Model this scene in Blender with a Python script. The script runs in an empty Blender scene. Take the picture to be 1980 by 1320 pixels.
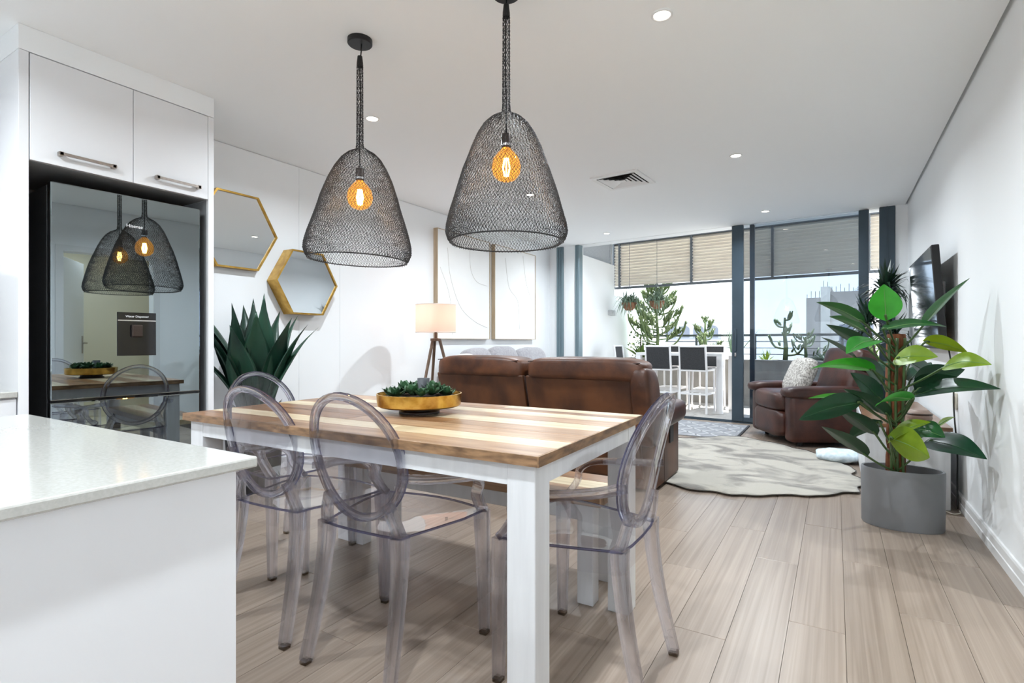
import bpy, bmesh, math, random
from mathutils import Vector, Matrix, noise
random.seed(7)
PI = math.pi
sc = bpy.context.scene
C = sc.collection

# ---------------------------------------------------------------- camera
CAM_H = 1.08
YAW = math.radians(31.25)
cam_d = bpy.data.cameras.new('camera'); cam = bpy.data.objects.new('camera', cam_d); C.objects.link(cam)
cam.location = (0, 0, CAM_H); cam.rotation_euler = (PI/2, 0, YAW)
cam_d.sensor_width = 36.0; cam_d.lens = 36.0*1030/1980.0; cam_d.clip_start = 0.05; cam_d.clip_end = 600
sc.camera = cam

# ---------------------------------------------------------------- world, sun, exposure
w = bpy.data.worlds.new('world'); sc.world = w; w.use_nodes = True
nt = w.node_tree; nt.nodes.clear()
out = nt.nodes.new('ShaderNodeOutputWorld'); bg = nt.nodes.new('ShaderNodeBackground')
tc = nt.nodes.new('ShaderNodeTexCoord'); sx = nt.nodes.new('ShaderNodeSeparateXYZ'); rp = nt.nodes.new('ShaderNodeValToRGB')
nt.links.new(tc.outputs['Generated'], sx.inputs[0]); nt.links.new(sx.outputs['Z'], rp.inputs[0])
rp.color_ramp.elements[0].position = 0.0; rp.color_ramp.elements[0].color = (0.86, 0.92, 0.97, 1)
rp.color_ramp.elements[1].position = 0.9; rp.color_ramp.elements[1].color = (0.50, 0.68, 0.95, 1)
nt.links.new(rp.outputs[0], bg.inputs['Color']); bg.inputs['Strength'].default_value = 1.8
nt.links.new(bg.outputs[0], out.inputs['Surface'])

sun_d = bpy.data.lights.new('sun', 'SUN'); sun = bpy.data.objects.new('sun', sun_d); C.objects.link(sun)
sun_d.energy = 13.0; sun_d.angle = math.radians(0.6); sun_d.color = (1.0, 0.95, 0.87)
sun.rotation_euler = (math.radians(-25), math.radians(-5), 0)

sc.view_settings.view_transform = 'Standard'; sc.view_settings.look = 'None'
sc.view_settings.gamma = 1.0; sc.view_settings.use_curve_mapping = False
sc.view_settings.exposure = 1.0
DOWNLIGHT_W = 17.5
cy = sc.cycles
cy.max_bounces = 12; cy.diffuse_bounces = 7; cy.glossy_bounces = 4; cy.transmission_bounces = 10
cy.transparent_max_bounces = 28; cy.sample_clamp_indirect = 4.0; cy.use_denoising = True
cy.caustics_reflective = False

# ---------------------------------------------------------------- materials
MATS = {}
def newmat(name):
    m = bpy.data.materials.new(name); m.use_nodes = True; MATS[name] = m
    nt = m.node_tree
    return m, nt, nt.nodes['Principled BSDF']
def pm(name, c1, c2=None, rough=0.5, metal=0.0, scale=(8, 8, 8), detail=3.0, lo=0.35, hi=0.65, bump=0.0, bscale=None,
       spec=0.5, rand=0.0, coat=0.0, sheen=0.0, rvar=0.0, distort=0.0):
    """principled material: two colours mixed by stretched object-space noise, per-object value jitter, bump"""
    m, nt, b = newmat(name); N = nt.nodes; L = nt.links
    b.inputs['Roughness'].default_value = rough; b.inputs['Metallic'].default_value = metal
    b.inputs['Specular IOR Level'].default_value = spec; b.inputs['Coat Weight'].default_value = coat
    b.inputs['Coat Roughness'].default_value = 0.08
    b.inputs['Sheen Weight'].default_value = sheen
    c2 = c2 or c1
    tc = N.new('ShaderNodeTexCoord'); mp = N.new('ShaderNodeMapping'); mp.inputs['Scale'].default_value = scale
    nz = N.new('ShaderNodeTexNoise'); nz.inputs['Scale'].default_value = 1.0; nz.inputs['Detail'].default_value = detail
    nz.inputs['Distortion'].default_value = distort
    oi = N.new('ShaderNodeObjectInfo')
    ad = N.new('ShaderNodeVectorMath'); ad.operation = 'ADD'
    mr = N.new('ShaderNodeVectorMath'); mr.operation = 'SCALE'; mr.inputs[0].default_value = (37, 91, 53)
    L.new(oi.outputs['Random'], mr.inputs['Scale'])
    L.new(tc.outputs['Object'], mp.inputs[0]); L.new(mp.outputs[0], ad.inputs[0]); L.new(mr.outputs[0], ad.inputs[1])
    L.new(ad.outputs[0], nz.inputs['Vector'])
    r = N.new('ShaderNodeValToRGB'); r.color_ramp.elements[0].position = lo; r.color_ramp.elements[1].position = hi
    r.color_ramp.elements[0].color = (*c1, 1); r.color_ramp.elements[1].color = (*c2, 1)
    L.new(nz.outputs['Fac'], r.inputs[0])
    src = r.outputs[0]
    if rand:
        hs = N.new('ShaderNodeHueSaturation'); ma = N.new('ShaderNodeMapRange')
        ma.inputs['To Min'].default_value = 1-rand; ma.inputs['To Max'].default_value = 1+rand
        L.new(oi.outputs['Random'], ma.inputs[0]); L.new(ma.outputs[0], hs.inputs['Value']); L.new(src, hs.inputs['Color']); src = hs.outputs[0]
    L.new(src, b.inputs['Base Color'])
    if rvar:
        mr2 = N.new('ShaderNodeMapRange'); mr2.inputs['To Min'].default_value = rough-rvar; mr2.inputs['To Max'].default_value = rough+rvar
        L.new(nz.outputs['Fac'], mr2.inputs[0]); L.new(mr2.outputs[0], b.inputs['Roughness'])
    if bump:
        bn = N.new('ShaderNodeBump'); bn.inputs['Strength'].default_value = bump; bn.inputs['Distance'].default_value = 0.01
        if bscale:
            n2 = N.new('ShaderNodeTexNoise'); n2.inputs['Scale'].default_value = bscale; n2.inputs['Detail'].default_value = 4
            L.new(tc.outputs['Object'], n2.inputs['Vector']); L.new(n2.outputs['Fac'], bn.inputs['Height'])
        else:
            L.new(nz.outputs['Fac'], bn.inputs['Height'])
        L.new(bn.outputs[0], b.inputs['Normal'])
    return m
def emis(name, col, strength):
    m, nt, b = newmat(name)
    b.inputs['Base Color'].default_value = (*col, 1); b.inputs['Emission Color'].default_value = (*col, 1)
    b.inputs['Emission Strength'].default_value = strength
    return m
def clear(name, tint, rough=0.02, refl=1.0, ior=1.5, extra=0.0):
    """thin clear sheet: tinted transparency plus a fresnel-weighted gloss"""
    m, nt, b = newmat(name); N = nt.nodes; L = nt.links; N.remove(b)
    o = [n for n in N if n.type == 'OUTPUT_MATERIAL'][0]
    t = N.new('ShaderNodeBsdfTransparent'); t.inputs[0].default_value = (*tint, 1)
    g = N.new('ShaderNodeBsdfGlossy'); g.inputs['Color'].default_value = (refl, refl, refl, 1); g.inputs['Roughness'].default_value = rough
    f = N.new('ShaderNodeFresnel'); f.inputs['IOR'].default_value = ior
    mx = N.new('ShaderNodeMixShader')
    ge = N.new('ShaderNodeNewGeometry'); iv = N.new('ShaderNodeMath'); iv.operation = 'SUBTRACT'; iv.inputs[0].default_value = 1.0
    L.new(ge.outputs['Backfacing'], iv.inputs[1])            # gloss only on the outer faces, no total internal reflection
    a = N.new('ShaderNodeMath'); a.operation = 'ADD'; a.inputs[1].default_value = extra; a.use_clamp = True
    k = N.new('ShaderNodeMath'); k.operation = 'MULTIPLY'
    L.new(f.outputs[0], a.inputs[0]); L.new(a.outputs[0], k.inputs[0]); L.new(iv.outputs[0], k.inputs[1]); L.new(k.outputs[0], mx.inputs[0])
    L.new(t.outputs[0], mx.inputs[1]); L.new(g.outputs[0], mx.inputs[2]); L.new(mx.outputs[0], o.inputs['Surface'])
    return m
def bars(name, tint, mixfac=0.55):
    """thick moulded polycarbonate: part refracting glass, part straight-through transparency"""
    m, nt, b = newmat(name); N = nt.nodes; L = nt.links; N.remove(b)
    o = [n for n in N if n.type == 'OUTPUT_MATERIAL'][0]
    t = N.new('ShaderNodeBsdfTransparent'); t.inputs[0].default_value = (*tint, 1)
    g = N.new('ShaderNodeBsdfGlass'); g.inputs['Color'].default_value = (*tint, 1); g.inputs['Roughness'].default_value = 0.01; g.inputs['IOR'].default_value = 1.5
    mx = N.new('ShaderNodeMixShader'); mx.inputs[0].default_value = mixfac
    L.new(t.outputs[0], mx.inputs[1]); L.new(g.outputs[0], mx.inputs[2]); L.new(mx.outputs[0], o.inputs['Surface'])
    return m

WHITE = pm('wall_paint', (0.85, 0.865, 0.875), (0.87, 0.885, 0.895), rough=0.65, scale=(1, 1, 1), bump=0.02, bscale=180)
CEIL = pm('ceiling_paint', (0.905, 0.92, 0.93), (0.91, 0.925, 0.935), rough=0.8, scale=(1, 1, 1))
GLOSSW = pm('white_lacquer', (0.75, 0.755, 0.775), (0.77, 0.775, 0.795), rough=0.22, scale=(2, 2, 2))
TRIMW = pm('trim_white', (0.78, 0.78, 0.78), rough=0.4)
PANELW = pm('panel_white', (0.84, 0.86, 0.875), (0.86, 0.875, 0.89), rough=0.35, scale=(1, 1, 1))
QUARTZ = pm('quartz_top', (0.44, 0.435, 0.405), (0.49, 0.485, 0.455), rough=0.12, scale=(160, 160, 160), detail=2, coat=0.3)
FLOORB = pm('floor_base', (0.235, 0.185, 0.15), rough=0.8)
PLANK = pm('oak_plank', (0.195, 0.146, 0.112), (0.320, 0.256, 0.206), rough=0.33, scale=(9, .8, 6), detail=9, lo=0.24, hi=0.76, rand=0.06, bump=0.03, distort=1.1)
TWOOD_D = pm('table_wood_brown', (0.085, 0.034, 0.012), (0.33, 0.165, 0.070), rough=0.30, scale=(3.0, 42, 42), detail=6, lo=0.3, hi=0.7, rand=0.14, bump=0.05, distort=0.5, coat=0.12)
TWOOD_L = pm('table_wood_cream', (0.46, 0.36, 0.215), (0.60, 0.50, 0.345), rough=0.30, scale=(2.2, 36, 36), detail=5, rand=0.06, bump=0.04, coat=0.12)
TWOOD_M = pm('table_wood_tan', (0.20, 0.10, 0.046), (0.42, 0.265, 0.155), rough=0.30, scale=(2.6, 38, 38), detail=6, lo=0.3, hi=0.7, rand=0.1, bump=0.05, distort=0.4, coat=0.12)
TWOOD_E = pm('table_wood_edge', (0.085, 0.045, 0.022), (0.33, 0.19, 0.095), rough=0.4, scale=(14, 14, 60), detail=6, lo=0.3, hi=0.7, bump=0.08)
TPAINT = pm('table_white_paint', (0.58, 0.585, 0.595), (0.64, 0.645, 0.655), rough=0.35, scale=(30, 30, 3), bump=0.03)
GHOST = clear('clear_plastic_sheet', (0.955, 0.955, 0.965), refl=0.95, ior=1.42)
GHOSTB = bars('clear_plastic_bar', (0.905, 0.905, 0.935), 0.52)
GHOSTE = bars('clear_plastic_edge', (0.55, 0.55, 0.68), 0.6)
FOOT = clear('plastic_foot', (0.55, 0.50, 0.44), refl=0.8)
LEATHER = pm('brown_leather', (0.040, 0.0115, 0.0042), (0.112, 0.037, 0.0125), rough=0.46, scale=(7, 7, 7), detail=5, bump=0.10, bscale=70, spec=0.5)
LEATHER2 = pm('brown_leather_panel', (0.045, 0.0135, 0.0040), (0.112, 0.038, 0.0115), rough=0.48, scale=(5, 5, 3), detail=5, bump=0.05, bscale=90)
LEATHER3 = pm('chestnut_leather', (0.026, 0.0075, 0.005), (0.066, 0.020, 0.012), rough=0.42, scale=(6, 6, 6), detail=5, bump=0.10, bscale=70)
STITCH = pm('dark_seam', (0.03, 0.012, 0.008), rough=0.7)
BLACKM = pm('black_metal', (0.012, 0.012, 0.013), rough=0.45, metal=0.3)
WIRE = pm('black_wire', (0.016, 0.016, 0.018), (0.03, 0.03, 0.032), rough=0.5, metal=0.2)
BRONZE = pm('dark_bronze', (0.055, 0.040, 0.034), rough=0.35, metal=0.6)
BRASS = pm('brass_cap', (0.75, 0.52, 0.20), rough=0.3, metal=1.0)
NICKEL = pm('brushed_nickel', (0.42, 0.37, 0.34), (0.50, 0.45, 0.41), rough=0.32, metal=1.0, scale=(4, 60, 60))
GOLD = pm('gold_leaf', (0.52, 0.30, 0.055), (0.72, 0.46, 0.12), rough=0.24, metal=1.0, scale=(25, 25, 25), bump=0.12)
GOLDF = pm('gold_frame', (0.42, 0.235, 0.045), (0.62, 0.38, 0.09), rough=0.30, metal=0.9, scale=(16, 16, 16), bump=0.08)
DARKWOOD = pm('dark_foot', (0.035, 0.016, 0.008), rough=0.35)
MIRROR = pm('mirror_glass', (0.84, 0.88, 0.90), rough=0.01, metal=1.0)
FGLASS = pm('fridge_glass', (0.30, 0.345, 0.365), rough=0.015, metal=1.0)
FSIDE = pm('fridge_side', (0.022, 0.024, 0.027), (0.034, 0.036, 0.04), rough=0.35, scale=(60, 60, 2))
ALCOVE = pm('alcove_grey', (0.27, 0.28, 0.29), rough=0.5)
BLKGLOSS = pm('black_gloss', (0.006, 0.006, 0.008), rough=0.06)
TVSCR = pm('tv_screen', (0.004, 0.005, 0.008), rough=0.05, coat=0.6, spec=0.8)
LETTER = pm('white_print', (0.75, 0.77, 0.78), rough=0.5)
SILVER = pm('silver_strip', (0.7, 0.7, 0.72), rough=0.25, metal=1.0)
FRAMEBL = pm('slate_blue_aluminium', (0.040, 0.062, 0.082), (0.048, 0.072, 0.095), rough=0.38, metal=0.2, scale=(3, 3, 3))
FRAMELT = pm('grey_blue_aluminium', (0.16, 0.225, 0.26), (0.20, 0.27, 0.30), rough=0.3, metal=0.3, scale=(30, 30, 1))
TINTGL = clear("tinted_pane", (0.75, 0.785, 0.82), refl=0.9, ior=1.45, extra=0.03)
LOUVRE = pm('louvre_cream', (0.68, 0.62, 0.545), (0.74, 0.69, 0.61), rough=0.55, scale=(2, 2, 2))
LOUVREF = pm('louvre_frame_grey', (0.13, 0.15, 0.17), rough=0.45)
LOUVREG = pm('louvre_grey', (0.50, 0.515, 0.53), rough=0.5)
SHADE = None
m, nt_, b_ = newmat('lamp_shade_fabric')
o_ = [n for n in nt_.nodes if n.type == 'OUTPUT_MATERIAL'][0]
d_ = nt_.nodes.new('ShaderNodeBsdfDiffuse'); d_.inputs[0].default_value = (0.80, 0.64, 0.56, 1)
t_ = nt_.nodes.new('ShaderNodeBsdfTranslucent'); t_.inputs[0].default_value = (0.88, 0.64, 0.54, 1)
x_ = nt_.nodes.new('ShaderNodeMixShader'); x_.inputs[0].default_value = 0.55
nt_.links.new(d_.outputs[0], x_.inputs[1]); nt_.links.new(t_.outputs[0], x_.inputs[2]); nt_.links.new(x_.outputs[0], o_.inputs['Surface']); SHADE = m
LWOOD = pm('lamp_leg_wood', (0.10, 0.060, 0.038), (0.19, 0.12, 0.08), rough=0.5, scale=(30, 30, 4))
PALEWOOD = pm('pale_oak_frame', (0.42, 0.32, 0.21), (0.54, 0.43, 0.30), rough=0.5, scale=(30, 30, 3))
CANVAS = pm('white_canvas', (0.84, 0.84, 0.83), (0.87, 0.87, 0.86), rough=0.8, scale=(3, 3, 3))
PENCIL = pm('grey_line', (0.70, 0.68, 0.65), rough=0.8)
CUSHG = pm('grey_cushion', (0.28, 0.27, 0.29), (0.36, 0.35, 0.37), rough=0.85, scale=(40, 40, 40), bump=0.15, bscale=220, sheen=0.3)
CUSHW = pm('cream_cushion', (0.66, 0.64, 0.60), (0.74, 0.72, 0.68), rough=0.9, scale=(12, 12, 12), bump=0.1, bscale=150)
KNIT = pm('knit_wool', (0.26, 0.245, 0.225), (0.54, 0.515, 0.48), rough=0.9, scale=(70, 70, 42), detail=1, lo=0.42, hi=0.58, bump=0.5)
HIDE = pm('cow_hide', (0.150, 0.135, 0.115), (0.385, 0.355, 0.30), rough=0.8, scale=(2.6, 3.8, 3), detail=12, lo=0.36, hi=0.54, bump=0.25, bscale=120, distort=0.9, sheen=0.3)
HIDEE = pm('hide_edge', (0.05, 0.045, 0.04), rough=0.9)
MATG = pm('door_rug_grey', (0.22, 0.225, 0.24), (0.29, 0.295, 0.31), rough=0.9, scale=(14, 14, 14), bump=0.2, bscale=200)
MATL = pm('door_rug_line', (0.46, 0.46, 0.47), rough=0.9)
MATD = pm('door_rug_border', (0.035, 0.035, 0.04), rough=0.9)
POTG = pm('pot_grey', (0.165, 0.17, 0.18), (0.19, 0.195, 0.205), rough=0.55, scale=(5, 5, 5))
POTB = pm('pot_black', (0.015, 0.015, 0.017), rough=0.5)
SOIL = pm('soil', (0.018, 0.011, 0.007), (0.05, 0.03, 0.02), rough=0.95, scale=(60, 60, 60), bump=0.5)
MOSS = pm('coir_pole', (0.085, 0.022, 0.008), (0.22, 0.075, 0.028), rough=0.95, scale=(50, 50, 12), detail=6, bump=0.6)
def leafmat(name, c1, c2, rough=0.32, trans=0.18):
    m = pm(name, c1, c2, rough=rough, scale=(9, 9, 9), detail=3, rand=0.10)
    nt = m.node_tree; b = nt.nodes['Principled BSDF']; o = [n for n in nt.nodes if n.type == 'OUTPUT_MATERIAL'][0]
    tr = nt.nodes.new('ShaderNodeBsdfTranslucent'); tr.inputs[0].default_value = (min(1, c2[0]*2.2), min(1, c2[1]*1.8), c2[2], 1)
    mx = nt.nodes.new('ShaderNodeMixShader'); mx.inputs[0].default_value = trans
    nt.links.new(b.outputs[0], mx.inputs[1]); nt.links.new(tr.outputs[0], mx.inputs[2]); nt.links.new(mx.outputs[0], o.inputs['Surface'])
    return m
LF_DARK = leafmat('leaf_dark', (0.004, 0.032, 0.014), (0.008, 0.052, 0.024), 0.33, 0.08)
LF_MID = leafmat('leaf_mid', (0.012, 0.075, 0.018), (0.02, 0.11, 0.028), 0.33, 0.12)
LF_BRIGHT = leafmat('leaf_bright', (0.016, 0.18, 0.016), (0.035, 0.28, 0.028), 0.33, 0.2)
LF_LIME = leafmat('leaf_lime', (0.115, 0.20, 0.008), (0.17, 0.27, 0.014), 0.38, 0.2)
RIB = pm('leaf_rib', (0.13, 0.26, 0.08), rough=0.4)
RIBD = pm('leaf_rib_dark', (0.03, 0.10, 0.035), rough=0.4)
STEM = pm('leaf_stalk', (0.035, 0.075, 0.018), (0.075, 0.135, 0.04), rough=0.45)
AGAVE = pm('agave_leaf', (0.006, 0.030, 0.020), (0.016, 0.068, 0.038), rough=0.36, scale=(6, 6, 3), rand=0.18)
AGAVEB = pm('agave_husk', (0.010, 0.014, 0.013), (0.03, 0.04, 0.035), rough=0.7, scale=(30, 30, 30))
SUCC = pm('succulent_leaf', (0.016, 0.060, 0.026), (0.065, 0.155, 0.068), rough=0.45, scale=(30, 30, 30), rand=0.35)
DRAC = pm('dracaena_leaf', (0.006, 0.022, 0.012), (0.014, 0.045, 0.022), rough=0.35, rand=0.2)
DRACS = pm('dracaena_stem', (0.10, 0.085, 0.07), (0.17, 0.15, 0.125), rough=0.8, scale=(30, 30, 60))
EUPH = pm('euphorbia_green', (0.075, 0.125, 0.045), (0.17, 0.235, 0.095), rough=0.6, scale=(6, 6, 6), rand=0.15)
OUTG = pm('garden_green', (0.07, 0.14, 0.03), (0.19, 0.29, 0.07), rough=0.6, scale=(10, 10, 10), rand=0.2)
OUTY = pm('lime_plant', (0.36, 0.48, 0.05), (0.52, 0.62, 0.12), rough=0.6)
OUTGREY = pm('grey_green_plant', (0.12, 0.19, 0.13), (0.22, 0.30, 0.21), rough=0.7, scale=(20, 20, 20))
TERRA = pm('terracotta_coir', (0.19, 0.085, 0.045), (0.30, 0.15, 0.085), rough=0.9, scale=(30, 30, 30), bump=0.4)
CONC = pm('planter_concrete', (0.26, 0.245, 0.225), (0.34, 0.325, 0.30), rough=0.85, scale=(6, 6, 3), bump=0.1)
CONC2 = pm('tower_concrete', (0.27, 0.235, 0.205), (0.34, 0.30, 0.265), rough=0.9, scale=(0.8, 0.8, 0.25), detail=5)
CONC3 = pm('tower_pale', (0.52, 0.47, 0.40), (0.58, 0.53, 0.46), rough=0.9, scale=(0.5, 0.5, 0.5))
BWHITE = pm('far_white_render', (0.36, 0.375, 0.405), rough=0.8)
BWIN = pm('far_window', (0.13, 0.145, 0.18), rough=0.3)
HAZEG = pm('hazed_ground', (0.42, 0.45, 0.46), (0.50, 0.53, 0.55), rough=0.9, scale=(0.05, 0.05, 0.05))  # distance haze painted into the pale ground colour
DECK = pm('balcony_floor', (0.38, 0.36, 0.335), (0.46, 0.44, 0.41), rough=0.6, scale=(10, 10, 10), bump=0.05)
PWHITE = pm('powder_white', (0.80, 0.80, 0.81), rough=0.35)
MESHB = pm('black_mesh_fabric', (0.022, 0.023, 0.026), (0.04, 0.042, 0.046), rough=0.75, scale=(80, 80, 80))
MESHG = pm('grey_mesh_fabric', (0.12, 0.125, 0.135), (0.16, 0.165, 0.175), rough=0.75, scale=(80, 80, 80))
RAILM = pm('rail_grey', (0.10, 0.12, 0.135), rough=0.45, metal=0.3)
VENTW = pm('vent_white', (0.82, 0.82, 0.82), rough=0.35)
VENTD = pm('vent_dark', (0.02, 0.02, 0.022), rough=0.7)
LIGHTD = emis('downlight_glow', (1.0, 0.93, 0.80), 9.0)
FILA = emis('filament_glow', (1.0, 0.66, 0.28), 40.0)
AMBER = clear('amber_bulb', (0.98, 0.70, 0.30), refl=0.9, ior=1.45)
_nt = AMBER.node_tree; _o = [n for n in _nt.nodes if n.type == 'OUTPUT_MATERIAL'][0]; _s = _o.inputs['Surface'].links[0].from_socket
_e = _nt.nodes.new('ShaderNodeEmission'); _e.inputs[0].default_value = (1.0, 0.42, 0.07, 1); _e.inputs[1].default_value = 0.28   # the lit bulb's own glow
_a = _nt.nodes.new('ShaderNodeAddShader'); _nt.links.new(_s, _a.inputs[0]); _nt.links.new(_e.outputs[0], _a.inputs[1]); _nt.links.new(_a.outputs[0], _o.inputs['Surface'])
BULBW = emis('lamp_bulb', (1.0, 0.75, 0.5), 3.0)
BEIGE = pm('corridor_beige', (0.62, 0.57, 0.44), rough=0.7)
CANDLE = pm('grey_candle_cup', (0.11, 0.115, 0.13), (0.15, 0.155, 0.17), rough=0.5, scale=(20, 20, 20))
SPLASH = pm('backsplash', (0.44, 0.43, 0.41), (0.56, 0.55, 0.53), rough=0.2, scale=(2, 5, 4))
CABLE = pm('black_cable', (0.01, 0.01, 0.01), rough=0.5)
CREAMP = pm('cream_plastic', (0.70, 0.66, 0.56), rough=0.5)
BLUECL = pm('pale_blue_fluff', (0.50, 0.60, 0.66), (0.66, 0.74, 0.78), rough=0.95, scale=(30, 30, 30), bump=0.4)

# ---------------------------------------------------------------- mesh helpers
class MB:
    def __init__(self): self.v = []; self.f = []
    def add(self, vs, fs):
        o = len(self.v); self.v += [tuple(p) for p in vs]; self.f += [tuple(i+o for i in q) for q in fs]; return self
    def box(self, x0, x1, y0, y1, z0, z1, rz=0.0, piv=None):
        vs = [Vector((x, y, z)) for z in (z0, z1) for y in (y0, y1) for x in (x0, x1)]
        if rz:
            p = Vector(piv) if piv else Vector(((x0+x1)/2, (y0+y1)/2, 0)); R = Matrix.Rotation(rz, 3, 'Z')
            vs = [R @ (q-p)+p for q in vs]
        return self.add(vs, [(0, 2, 3, 1), (4, 5, 7, 6), (0, 1, 5, 4), (2, 6, 7, 3), (0, 4, 6, 2), (1, 3, 7, 5)])
    def rbox(self, x0, x1, y0, y1, z0, z1, r=0.01, seg=2):
        bm = bmesh.new(); bmesh.ops.create_cube(bm, size=1.0)
        for q in bm.verts: q.co = Vector(((x0+x1)/2+q.co.x*(x1-x0), (y0+y1)/2+q.co.y*(y1-y0), (z0+z1)/2+q.co.z*(z1-z0)))
        r = min(r, 0.49*min(x1-x0, y1-y0, z1-z0))
        bmesh.ops.bevel(bm, geom=bm.edges[:], offset=r, segments=seg, affect='EDGES', profile=0.5)
        bm.verts.index_update(); self.add([q.co for q in bm.verts], [[q.index for q in f.verts] for f in bm.faces]); bm.free(); return self
    def loft(self, rings, caps=True, closed=True):
        n = len(rings[0]); vs = [p for r in rings for p in r]; fs = []
        for i in range(len(rings)-1):
            for j in range(n if closed else n-1):
                k = (j+1) % n
                fs.append((i*n+j, i*n+k, (i+1)*n+k, (i+1)*n+j))
        if caps and closed:
            fs.append(tuple(reversed(range(n)))); fs.append(tuple((len(rings)-1)*n+j for j in range(n)))
        return self.add(vs, fs)
    def tube(self, pts, r, n=8, caps=True, closed=False, sec=None, up=None, phase=0.0):
        """sweep a round or given 2-D section along pts; r may be a list"""
        P = [Vector(p) for p in pts]; N = len(P); rings = []; prev = None
        for i, p in enumerate(P):
            a = P[(i-1) % N] if (closed or i > 0) else P[i]; b = P[(i+1) % N] if (closed or i < N-1) else P[i]
            t = (b-a).normalized()
            if up is not None: u = Vector(up)
            elif prev is not None: u = prev
            else: u = Vector((0, 0, 1)) if abs(t.z) < 0.9 else Vector((1, 0, 0))
            s = t.cross(u)
            if s.length < 1e-6: s = t.cross(Vector((1, 0.3, 0.1)))
            s.normalize(); q = s.cross(t).normalized(); prev = q
            rr = r[i] if isinstance(r, (list, tuple)) else r
            if sec: rings.append([p+s*(x*rr)+q*(y*rr) for x, y in sec])
            else: rings.append([p+s*(rr*math.cos(phase+2*PI*k/n))+q*(rr*math.sin(phase+2*PI*k/n)) for k in range(n)])
        if closed:
            m = len(rings[0]); base = [p for rg in rings for p in rg]; fs = []
            for i in range(N):
                for j in range(m):
                    k = (j+1) % m; i2 = (i+1) % N
                    fs.append((i*m+j, i*m+k, i2*m+k, i2*m+j))
            return self.add(base, fs)
        return self.loft(rings, caps)
    def lathe(self, prof, n=32, c=(0, 0, 0), ax=1.0, ay=1.0, caps=True):
        rings = [[(c[0]+r*ax*math.cos(2*PI*k/n), c[1]+r*ay*math.sin(2*PI*k/n), c[2]+z) for k in range(n)] for r, z in prof]
        return self.loft(rings, caps)
    def prism(self, poly, z0, z1):
        n = len(poly); vs = [(x, y, z0) for x, y in poly]+[(x, y, z1) for x, y in poly]
        fs = [(j, (j+1) % n, n+(j+1) % n, n+j) for j in range(n)]+[tuple(reversed(range(n))), tuple(range(n, 2*n))]
        return self.add(vs, fs)
    def grid(self, fn, nu, nv):
        vs = [fn(i/nu, j/nv) for i in range(nu+1) for j in range(nv+1)]
        fs = [(i*(nv+1)+j, (i+1)*(nv+1)+j, (i+1)*(nv+1)+j+1, i*(nv+1)+j+1) for i in range(nu) for j in range(nv)]
        return self.add(vs, fs)
    def pillow(self, c, s, e=0.45, nu=20, nv=14, nz=0.0, nf=6.0, R=None, seed=0.0, flat=0.0):
        """superellipsoid cushion of full size s at c, wrinkled by noise"""
        sg = lambda x, p: math.copysign(abs(x)**p, x)
        vs = []; fs = []
        for i in range(nv+1):
            ph = -PI/2+PI*i/nv
            for j in range(nu):
                th = 2*PI*j/nu
                q = Vector((s[0]/2*sg(math.cos(ph), e)*sg(math.cos(th), e), s[1]/2*sg(math.cos(ph), e)*sg(math.sin(th), e), s[2]/2*sg(math.sin(ph), e)))
                if nz:
                    k = noise.noise(q*nf+Vector((seed, seed*2.1, 0)))
                    q = q*(1+nz*k)
                if R: q = R @ q
                vs.append(q+Vector(c))
        for i in range(nv):
            for j in range(nu):
                k = (j+1) % nu
                fs.append((i*nu+j, i*nu+k, (i+1)*nu+k, (i+1)*nu+j))
        return self.add(vs, fs)
    def mesh(self, name, mat, smooth=False, ang=None):
        me = bpy.data.meshes.new(name); me.from_pydata([tuple(p) for p in self.v], [], self.f); me.validate(); me.update()
        bm = bmesh.new(); bm.from_mesh(me); bmesh.ops.remove_doubles(bm, verts=bm.verts[:], dist=1e-6)
        bmesh.ops.recalc_face_normals(bm, faces=bm.faces[:]); bm.to_mesh(me); bm.free()
        if mat: me.materials.append(mat)
        if smooth:
            me.polygons.foreach_set('use_smooth', [True]*len(me.polygons))
            if smooth == 'auto': me.set_sharp_from_angle(angle=math.radians(ang or 40))
        return me
    def build(self, name, mat, parent=None, smooth=False, loc=None, rz=None, ang=None):
        o = bpy.data.objects.new(name, self.mesh(name, mat, smooth, ang)); C.objects.link(o)
        if parent is not None: o.parent = parent
        if loc is not None: o.location = loc
        if rz is not None: o.rotation_euler = (0, 0, rz)
        return o
def link(name, me, parent=None, loc=(0, 0, 0), rot=(0, 0, 0), scale=(1, 1, 1)):
    o = bpy.data.objects.new(name, me); C.objects.link(o)
    o.parent = parent; o.location = loc; o.rotation_euler = rot; o.scale = scale
    return o
def tag(o, label, cat, group=None):
    o['label'] = label; o['category'] = cat
    if group: o['group'] = group
    return o
def thing(name, label, cat, loc=(0, 0, 0), rz=0.0, group=None):
    o = bpy.data.objects.new(name, None); C.objects.link(o); o.empty_display_size = 0.1
    o.location = loc; o.rotation_euler = (0, 0, rz)
    return tag(o, label, cat, group)
def struct(o, label=None, cat=None):
    o['kind'] = 'structure'
    if label: o['label'] = label
    if cat: o['category'] = cat
    return o
def stuff(o): o['kind'] = 'stuff'; return o
def copy_tree(o, parent=None):
    c = o.copy(); C.objects.link(c); c.parent = parent
    for ch in list(o.children): copy_tree(ch, c)
    return c
SQ = [(-1, -1), (1, -1), (1, 1), (-1, 1)]
def rsec(a, b, r=0.3):
    """rounded rectangular section, half sizes a, b"""
    q = r*min(a, b); pts = []
    for cx, cy, a0 in ((a-q, b-q, 0), (-(a-q), b-q, PI/2), (-(a-q), -(b-q), PI), (a-q, -(b-q), 1.5*PI)):
        for k in range(3): t = a0+k*PI/4; pts.append((cx+q*math.cos(t), cy+q*math.sin(t)))
    return pts
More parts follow.
